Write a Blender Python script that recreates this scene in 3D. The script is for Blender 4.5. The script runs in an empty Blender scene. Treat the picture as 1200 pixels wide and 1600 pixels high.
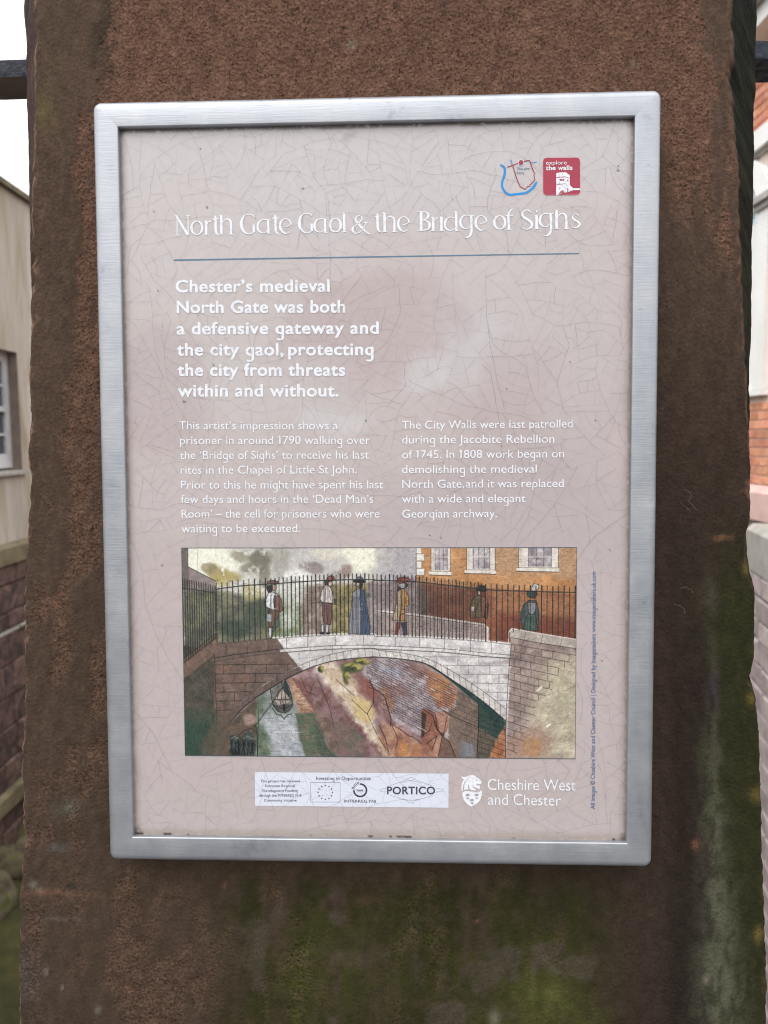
"""A weathered information panel on a red sandstone pillar beside a city-wall bridge."""
import bpy, math, random
import numpy as np
from mathutils import Vector, Matrix

random.seed(7)
RNG = np.random.default_rng(11)
sc = bpy.context.scene
C = sc.collection
R = math.radians

# ------------------------------------------------------------ camera
EYE = 1.55                                  # eye height above the pavement
CAMX, CAMY = 0.0209, -0.4422
cam_data = bpy.data.cameras.new('camera')
cam = bpy.data.objects.new('camera', cam_data)
C.objects.link(cam)
_r = Vector((0.99936547, 0.0350687, -0.00623178)).normalized()
_f = Vector((-0.03549984, 0.99492901, -0.09410649)).normalized()
_u = _r.cross(_f)
cam.matrix_world = Matrix(((_r.x, _u.x, -_f.x, CAMX), (_r.y, _u.y, -_f.y, CAMY), (_r.z, _u.z, -_f.z, EYE), (0, 0, 0, 1)))
cam_data.sensor_fit = 'VERTICAL'
cam_data.sensor_height = 36.0
cam_data.lens = 36.0 * 1180 / 1600          # a phone's main camera
cam_data.clip_start = 0.02
cam_data.clip_end = 3000
cam_data.dof.use_dof = True
cam_data.dof.focus_distance = 0.443
cam_data.dof.aperture_fstop = cam_data.lens / 2.0   # a 2 mm pupil
sc.camera = cam
sc.cycles.filter_width = 1.1

# ------------------------------------------------------------ sky and sun (overcast)
SUN_EL, SUN_AZ = 52.0, 205.0                # azimuth clockwise from +Y: behind the viewer's left shoulder
world = bpy.data.worlds.new('World')
sc.world = world
world.use_nodes = True
wn, wl = world.node_tree.nodes, world.node_tree.links
wbg = wn['Background']
sky = wn.new('ShaderNodeTexSky')
sky.sky_type = 'NISHITA'
sky.sun_disc = False
sky.sun_elevation = R(SUN_EL)
sky.sun_rotation = R(SUN_AZ)
sky.air_density = 1.0
sky.dust_density = 4.0
sky.ozone_density = 1.0
hsv = wn.new('ShaderNodeHueSaturation')     # cloud cover: the blue is mostly gone
hsv.inputs['Saturation'].default_value = 0.16
wl.new(sky.outputs[0], hsv.inputs['Color'])
cloud = wn.new('ShaderNodeMix')
cloud.data_type = 'RGBA'
cloud.inputs['Factor'].default_value = 0.8
cloud.inputs['B'].default_value = (12.4, 12.45, 12.7, 1)
wl.new(hsv.outputs[0], cloud.inputs['A'])
# an overcast sky is about three times as bright overhead as at the horizon
wtc = wn.new('ShaderNodeTexCoord'); wsep = wn.new('ShaderNodeSeparateXYZ'); wmr = wn.new('ShaderNodeMapRange')
wl.new(wtc.outputs['Generated'], wsep.inputs[0]); wl.new(wsep.outputs['Z'], wmr.inputs['Value'])
wmr.inputs['From Min'].default_value = 0.0; wmr.inputs['From Max'].default_value = 1.0
wmr.inputs['To Min'].default_value = 0.70; wmr.inputs['To Max'].default_value = 1.95
wvm = wn.new('ShaderNodeVectorMath'); wvm.operation = 'SCALE'
wl.new(cloud.outputs['Result'], wvm.inputs[0]); wl.new(wmr.outputs[0], wvm.inputs['Scale'])
wl.new(wvm.outputs[0], wbg.inputs['Color'])
wbg.inputs['Strength'].default_value = 0.15

sun_data = bpy.data.lights.new('sun', 'SUN')
sun_data.energy = 0.9
sun_data.angle = R(40)
sun_data.color = (1.0, 0.97, 0.93)
sun = bpy.data.objects.new('sun', sun_data)
C.objects.link(sun)
_sd = Vector((math.sin(R(SUN_AZ)) * math.cos(R(SUN_EL)), math.cos(R(SUN_AZ)) * math.cos(R(SUN_EL)), math.sin(R(SUN_EL))))
sun.rotation_euler = _sd.to_track_quat('Z', 'Y').to_euler()
sun.location = _sd * 20

vs = sc.view_settings
vs.view_transform = 'Standard'
vs.look = 'None'
vs.exposure = -0.12
vs.gamma = 1.0
vs.use_curve_mapping = False

# ------------------------------------------------------------ helpers
def lin(c):
    return tuple(((v / 255) / 12.92 if v / 255 <= .04045 else ((v / 255 + .055) / 1.055) ** 2.4) for v in c)

def tag(o, label=None, cat=None, group=None, kind=None):
    if label: o['label'] = label
    if cat: o['category'] = cat
    if group: o['group'] = group
    if kind: o['kind'] = kind
    return o

def empty(name, M=None, parent=None):
    o = bpy.data.objects.new(name, None)
    o.empty_display_size = .1
    C.objects.link(o)
    if M is not None: o.matrix_world = M
    if parent: o.parent = parent
    return o

def link(name, me, mats=None, parent=None, M=None):
    o = bpy.data.objects.new(name, me)
    C.objects.link(o)
    if mats is not None:
        for m in (mats if isinstance(mats, (list, tuple)) else [mats]): me.materials.append(m)
    if parent: o.parent = parent
    if M is not None: o.matrix_world = M
    return o

class MB:
    """collects boxes, prisms and strips into one mesh"""
    def __init__(s): s.v, s.f, s.m = [], [], []
    def add(s, vs_, fs, mi=0):
        b = len(s.v); s.v += [tuple(p) for p in vs_]
        for q in fs: s.f.append(tuple(b + i for i in q)); s.m.append(mi)
    def box(s, x0, x1, y0, y1, z0, z1, mi=0, j=0.0):
        P = [(x, y, z) for z in (z0, z1) for y in (y0, y1) for x in (x0, x1)]
        if j: P = [tuple(c + random.uniform(-j, j) for c in p) for p in P]
        s.add(P, [(0, 2, 3, 1), (4, 5, 7, 6), (0, 1, 5, 4), (2, 6, 7, 3), (0, 4, 6, 2), (1, 3, 7, 5)], mi)
    def prism(s, pts, a, b, mi=0):
        """polygon pts (3-D) swept from offset a to offset b"""
        n = len(pts); A, B = Vector(a), Vector(b)
        s.add([Vector(p) + A for p in pts] + [Vector(p) + B for p in pts],
              [tuple(range(n))[::-1], tuple(range(n, 2 * n))] + [(i, (i + 1) % n, n + (i + 1) % n, n + i) for i in range(n)], mi)
    def mesh(s, name, smooth=False):
        me = bpy.data.meshes.new(name); me.from_pydata(s.v, [], s.f)
        me.polygons.foreach_set('material_index', s.m)
        if smooth: me.polygons.foreach_set('use_smooth', [True] * len(s.f))
        me.update(); return me
    def build(s, name, mats, parent=None, smooth=False, M=None):
        me = s.mesh(name, smooth); return link(name, me, mats, parent, M)

def grid_mesh(name, X, Y, Z, col=None, smooth=True, flip=False):
    """arrays of shape (rows, cols) -> quad mesh with an optional linear colour per point"""
    n, m = X.shape
    me = bpy.data.meshes.new(name)
    co = np.stack([X, Y, Z], -1).reshape(-1, 3).astype(np.float32)
    i = np.arange(n * m).reshape(n, m)
    q = np.stack([i[:-1, :-1], i[:-1, 1:], i[1:, 1:], i[1:, :-1]], -1).reshape(-1, 4)
    if flip: q = q[:, ::-1]
    me.vertices.add(n * m); me.vertices.foreach_set('co', co.ravel())
    me.loops.add(q.size); me.loops.foreach_set('vertex_index', q.ravel().astype(np.int32))
    me.polygons.add(len(q)); me.polygons.foreach_set('loop_start', np.arange(0, q.size, 4, dtype=np.int32))
    me.update(calc_edges=True)
    if smooth: me.polygons.foreach_set('use_smooth', np.ones(len(q), bool))
    if col is not None:
        a = me.color_attributes.new('print', 'FLOAT_COLOR', 'POINT')
        c = np.ones((n * m, 4), np.float32); c[:, :col.shape[-1]] = col.reshape(-1, col.shape[-1])
        a.data.foreach_set('color', c.ravel())
    me.validate(); return me

def vnoise(h, w, cells_y, cells_x, rng):
    """smooth value noise 0..1 of shape (h, w)"""
    gy, gx = int(math.ceil(cells_y)) + 3, int(math.ceil(cells_x)) + 3
    g = rng.random((gy, gx))
    y = np.linspace(0, cells_y, h)[:, None] + .5; x = np.linspace(0, cells_x, w)[None, :] + .5
    yi, xi = np.floor(y).astype(int), np.floor(x).astype(int)
    fy, fx = y - yi, x - xi
    fy = fy * fy * (3 - 2 * fy); fx = fx * fx * (3 - 2 * fx)
    return (g[yi, xi] * (1 - fy) * (1 - fx) + g[yi + 1, xi] * fy * (1 - fx) + g[yi, xi + 1] * (1 - fy) * fx + g[yi + 1, xi + 1] * fy * fx)

def fbm(h, w, cy, cx, rng, octv=4, gain=.55):
    t = np.zeros((h, w)); a = 1; s = 0
    for k in range(octv):
        t += a * vnoise(h, w, cy * 2 ** k, cx * 2 ** k, rng); s += a; a *= gain
    return t / s

def sstep(a, b, x):
    t = np.clip((x - a) / (b - a), 0, 1); return t * t * (3 - 2 * t)

# ------------------------------------------------------------ materials
def mat(name, col=(.5, .5, .5), rough=.8, metal=0., spec=.5):
    m = bpy.data.materials.new(name); m.use_nodes = True
    b = m.node_tree.nodes['Principled BSDF']
    b.inputs['Base Color'].default_value = (*col, 1); b.inputs['Roughness'].default_value = rough
    b.inputs['Metallic'].default_value = metal; b.inputs['Specular IOR Level'].default_value = spec
    return m

def N(m, t, **kw):
    n = m.node_tree.nodes.new(t)
    for k, v in kw.items():
        if k.startswith('i_'): n.inputs[k[2:].replace('_', ' ')].default_value = v
        else: setattr(n, k, v)
    return n

def L(m, a, b): m.node_tree.links.new(a, b)
def P(m): return m.node_tree.nodes['Principled BSDF']

def ramp(m, fac, stops):
    r = N(m, 'ShaderNodeValToRGB'); e = r.color_ramp.elements
    while len(e) > len(stops): e.remove(e[-1])
    while len(e) < len(stops): e.new(.5)
    for k, (p, c) in enumerate(stops): e[k].position = p; e[k].color = (*c, 1)
    L(m, fac, r.inputs[0]); return r

def noisy(name, stops, scale, rough=.85, bump=0., bscale=None, detail=6, stretch=(1, 1, 1), rand=0., spec=.4, distort=0.):
    """procedural stone / render / brick: a noise through a colour ramp, tinted per object, with bump"""
    m = mat(name, rough=rough, spec=spec)
    tc = N(m, 'ShaderNodeTexCoord'); mp = N(m, 'ShaderNodeMapping'); mp.inputs['Scale'].default_value = stretch
    L(m, tc.outputs['Object'], mp.inputs[0])
    vec = mp.outputs[0]
    if rand:
        oi = N(m, 'ShaderNodeObjectInfo'); ad = N(m, 'ShaderNodeVectorMath', operation='ADD')
        mu = N(m, 'ShaderNodeMath', operation='MULTIPLY'); mu.inputs[1].default_value = 37.
        L(m, oi.outputs['Random'], mu.inputs[0]); L(m, mu.outputs[0], ad.inputs[1]); L(m, vec, ad.inputs[0]); vec = ad.outputs[0]
    no = N(m, 'ShaderNodeTexNoise'); no.inputs['Scale'].default_value = scale; no.inputs['Detail'].default_value = detail
    no.inputs['Roughness'].default_value = .6; no.inputs['Distortion'].default_value = distort
    L(m, vec, no.inputs['Vector'])
    r = ramp(m, no.outputs[0], stops); out = r.outputs[0]
    if rand:
        hs = N(m, 'ShaderNodeHueSaturation'); mr = N(m, 'ShaderNodeMapRange')
        mr.inputs['To Min'].default_value = 1 - rand; mr.inputs['To Max'].default_value = 1 + rand
        L(m, oi.outputs['Random'], mr.inputs[0]); L(m, mr.outputs[0], hs.inputs['Value']); L(m, out, hs.inputs['Color'])
        mr2 = N(m, 'ShaderNodeMapRange'); mr2.inputs['To Min'].default_value = .985; mr2.inputs['To Max'].default_value = 1.015
        mh = N(m, 'ShaderNodeMath', operation='FRACT'); mm_ = N(m, 'ShaderNodeMath', operation='MULTIPLY'); mm_.inputs[1].default_value = 7.3
        L(m, oi.outputs['Random'], mm_.inputs[0]); L(m, mm_.outputs[0], mh.inputs[0]); L(m, mh.outputs[0], mr2.inputs[0])
        ml = N(m, 'ShaderNodeMath', operation='MULTIPLY'); ml.inputs[1].default_value = .5; L(m, mr2.outputs[0], ml.inputs[0]); L(m, ml.outputs[0], hs.inputs['Hue'])
        out = hs.outputs[0]
    L(m, out, P(m).inputs['Base Color'])
    if bump:
        n2 = N(m, 'ShaderNodeTexNoise'); n2.inputs['Scale'].default_value = bscale or scale * 4; n2.inputs['Detail'].default_value = 5
        L(m, vec, n2.inputs['Vector'])
        bp = N(m, 'ShaderNodeBump'); bp.inputs['Strength'].default_value = bump; bp.inputs['Distance'].default_value = .01
        L(m, n2.outputs[0], bp.inputs['Height']); L(m, bp.outputs[0], P(m).inputs['Normal'])
    return m

def streaks(m, c, scale=(6, 6, .35), lo=.5, hi=.72, amt=.6, wobble=3.):
    """olive algae runs over an existing base colour"""
    b = P(m).inputs['Base Color']; src = b.links[0].from_socket
    tc = N(m, 'ShaderNodeTexCoord'); mp = N(m, 'ShaderNodeMapping'); mp.inputs['Scale'].default_value = scale; L(m, tc.outputs['Object'], mp.inputs[0])
    no = N(m, 'ShaderNodeTexNoise', i_Scale=1., i_Detail=6., i_Distortion=wobble); L(m, mp.outputs[0], no.inputs['Vector'])
    mr = N(m, 'ShaderNodeMapRange', i_From_Min=lo, i_From_Max=hi, i_To_Min=0., i_To_Max=amt); L(m, no.outputs[0], mr.inputs[0])
    mx = N(m, 'ShaderNodeMix', data_type='RGBA'); L(m, mr.outputs[0], mx.inputs['Factor']); L(m, src, mx.inputs['A']); mx.inputs['B'].default_value = (*c, 1)
    L(m, mx.outputs['Result'], b)

def S(*c): return lin(c)
M_RENDER = noisy('weathered_render', [(.25, S(148, 140, 126)), (.5, S(180, 171, 160)), (.75, S(200, 190, 182))], 1.1, bump=.2, bscale=30, stretch=(1, 1.6, .28))
streaks(M_RENDER, S(146, 136, 100), (4, 4, .8), .46, .70, .75, 1.2)
streaks(M_RENDER, S(124, 114, 98), (11, 11, 1.1), .5, .8, .4, 1.5)
M_OLIVE = noisy('olive_algae_stone', [(.3, S(78, 70, 52)), (.6, S(120, 110, 84)), (.8, S(150, 138, 108))], 3, bump=.4, bscale=25)
M_REDSTONE = noisy('old_red_sandstone', [(.28, S(42, 36, 35)), (.45, S(76, 60, 56)), (.6, S(106, 82, 74)), (.78, S(142, 124, 114))], 4.5, bump=1., bscale=16, rand=.34, distort=1.2)
M_MORTAR_D = noisy('dark_mortar', [(.3, S(48, 42, 38)), (.7, S(90, 80, 72))], 6, bump=.3)
M_BRICK = noisy('orange_red_brick', [(.25, S(186, 118, 92)), (.55, S(224, 158, 128)), (.8, S(236, 188, 162))], 9, bump=.5, bscale=60, rand=.22)
M_MORTAR = noisy('pale_pink_mortar', [(.3, S(210, 190, 178)), (.7, S(232, 218, 208))], 8, bump=.3)
M_WHITE = noisy('white_paint', [(.3, S(236, 235, 230)), (.7, S(248, 247, 244))], 3, rough=.5)
M_DULLWHITE = noisy('dull_white_paint', [(.3, S(176, 176, 178)), (.7, S(204, 204, 206))], 5, rough=.6)
M_GREYTRIM = noisy('grey_stone_trim', [(.3, S(150, 146, 142)), (.7, S(190, 184, 180))], 6)
M_PINK = noisy('pink_sandstone', [(.3, S(206, 168, 158)), (.7, S(228, 196, 188))], 5, bump=.3)
M_ROCK = noisy('mossy_rock', [(.3, S(58, 52, 42)), (.5, S(92, 84, 64)), (.62, S(78, 84, 44)), (.8, S(126, 114, 92))], 6, bump=1., bscale=18, rough=1)
M_CONC = noisy('grey_coping_stone', [(.3, S(150, 146, 138)), (.7, S(182, 177, 168))], 6, bump=.3)
M_PARAPET = noisy('pinkish_grey_stone', [(.25, S(128, 118, 116)), (.5, S(166, 152, 150)), (.8, S(198, 182, 176))], 7, bump=.5, bscale=30, rand=.2)
M_GRASS = noisy('rough_grass', [(.25, S(32, 34, 16)), (.5, S(54, 54, 24)), (.8, S(84, 76, 40))], 3, bump=1, bscale=40, rough=1)
M_PAVE = noisy('paving_stone', [(.25, S(76, 75, 78)), (.7, S(106, 104, 106))], 5, bump=.3, rand=.15)
M_UNDERLIT = noisy('ground_lit_underside', [(.3, S(112, 98, 90)), (.7, S(140, 124, 112))], 30, rough=.8)  # bounce light from the ground, painted into the left rail's underside
M_GLASS = mat('dark_window_glass', S(70, 80, 84), .06)
M_SLATE = noisy('roof_slate', [(.3, S(70, 70, 76)), (.7, S(100, 100, 104))], 5)
M_IRON = noisy('black_painted_iron', [(.3, S(26, 30, 40)), (.7, S(40, 45, 58))], 20, rough=.5, bump=.3, bscale=120, spec=.25)

# ---- measured geometry: pillar arrises and the print of the panel, all in millimetres
EDGE_L = [(-206.8,297.2),(-206.6,289.7),(-205.3,280.2),(-206.3,273.8),(-207.7,265.1),(-207.7,251.8),(-207.7,236.6),(-208.9,221.3),(-209.7,206.0),(-211.2,182.9),(-211.9,171.4),(-213.0,144.2),(-214.5,105.2),(-215.6,81.6),(-216.4,65.8),(-216.0,50.0),(-215.4,44.0),(-216.8,37.3),(-218.3,26.1),(-217.8,16.2),(-216.8,8.2),(-217.7,-9.9),(-219.1,-15.9),(-220.2,-26.0),(-221.3,-38.1),(-223.0,-66.4),(-224.2,-95.0),(-224.0,-103.2),(-225.7,-136.0),(-227.5,-169.1),(-228.3,-181.6),(-227.9,-198.3),(-227.9,-227.6),(-230.3,-240.2),(-230.8,-257.1),(-232.3,-278.3),(-233.4,-303.8),(-235.0,-346.7)]
EDGE_R = [(209.5,286.3),(210.4,275.3),(211.2,255.2),(208.7,247.9),(207.6,244.2),(210.3,238.6),(211.9,231.2),(212.1,222.0),(213.5,205.3),(215.2,194.1),(215.6,171.7),(217.4,156.7),(218.3,126.6),(220.3,100.1),(221.8,77.2),(223.2,61.9),(223.9,42.8),(224.9,31.2),(226.1,8.1),(226.8,-11.3),(225.9,-21.0),(223.8,-30.8),(224.7,-42.5),(228.0,-54.2),(230.1,-62.0),(231.1,-97.5),(230.5,-105.4),(229.1,-111.4),(227.7,-119.3),(230.5,-124.4),(232.9,-131.2),(234.9,-153.1),(236.0,-173.1),(238.0,-213.4),(239.4,-245.9),(240.7,-274.4),(242.7,-336.2)]
TEXT = [('heading','Chester’s medieval',31.54,94.11,122.09,94.85,6.81),('heading','North Gate was both',31.9,106.21,131.13,107.08,6.83),('heading','a defensive gateway and',31.67,118.67,150.66,119.55,6.85),('heading','the city gaol,protecting',31.68,131.05,147.55,132.0,6.87),('heading','the city from threats',31.81,143.01,130.75,143.81,6.89),('heading','within and without.',31.83,155.12,126.81,155.9,6.91),('body','This artist’s impression shows a',31.9,174.69,126.45,175.33,4.75),('body','prisoner in around 1790 walking over',32.31,183.55,145.5,184.01,4.76),('body','the ‘Bridge of Sighs’ to receive his last',32.15,192.31,144.68,192.69,4.77),('body','rites in the Chapel of Little St John.',32.33,201.09,137.44,201.36,4.78),('body','Prior to this he might have spent his last',32.4,210.0,153.2,210.26,4.79),('body','few days and hours in the ‘Dead Man’s',32.25,218.58,147.3,218.74,4.79),('body','Room’ – the cell for prisoners who were',32.43,227.3,150.91,227.5,4.81),('body','waiting to be executed.',32.27,236.14,103.58,236.06,4.81),('body','The City Walls were last patrolled',164.41,175.36,263.93,175.17,4.7),('body','during the Jacobite Rebellion',164.38,183.91,253.38,183.91,4.71),('body','of 1745. In 1808 work began on',164.35,192.69,259.07,192.55,4.72),('body','demolishing the medieval',164.32,201.38,243.27,201.42,4.73),('body','North Gate,and it was replaced',164.4,210.08,258.97,209.91,4.74),('body','with a wide and elegant',164.26,218.8,236.81,218.71,4.75),('body','Georgian archway.',164.34,227.65,220.11,227.57,4.76),('label','This project has received',77.78,388.0,101.87,387.76,1.57),('label','European Regional',80.62,390.88,98.86,390.7,1.57),('label','Development Funding',79.15,393.93,100.37,393.7,1.57),('label','through the INTERREG IV B',76.89,396.87,102.66,396.59,1.58),('label','Community Initiative',79.96,399.86,99.76,399.65,1.57),('label2','Investing in Opportunities',111.9,386.21,144.73,385.99,2.13),('label2','INTERREG IVB',128.62,399.89,147.94,399.79,1.68),('label3','nwe',136.36,392.99,140.2,392.95,1.67),('portico','PORTICO',154.76,394.47,183.37,394.17,4.45),('council','Cheshire West',215.01,391.32,267.38,391.17,6.65),('council','and Chester',215.22,400.33,258.62,400.53,6.66),('badge','explore',247.62,24.55,259.45,24.68,2.16),('badgeb','the walls',247.63,27.68,262.64,27.81,2.5),('map','You are',230.93,26.93,238.02,27.07,1.34),('map','here',231.04,29.44,235.1,29.52,1.35),('credit','All images © Cheshire West and Chester Council | Designed by Imagemakers www.imagemakers.uk.com',278.77,402.24,278.09,259.7,2.5)]
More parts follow.
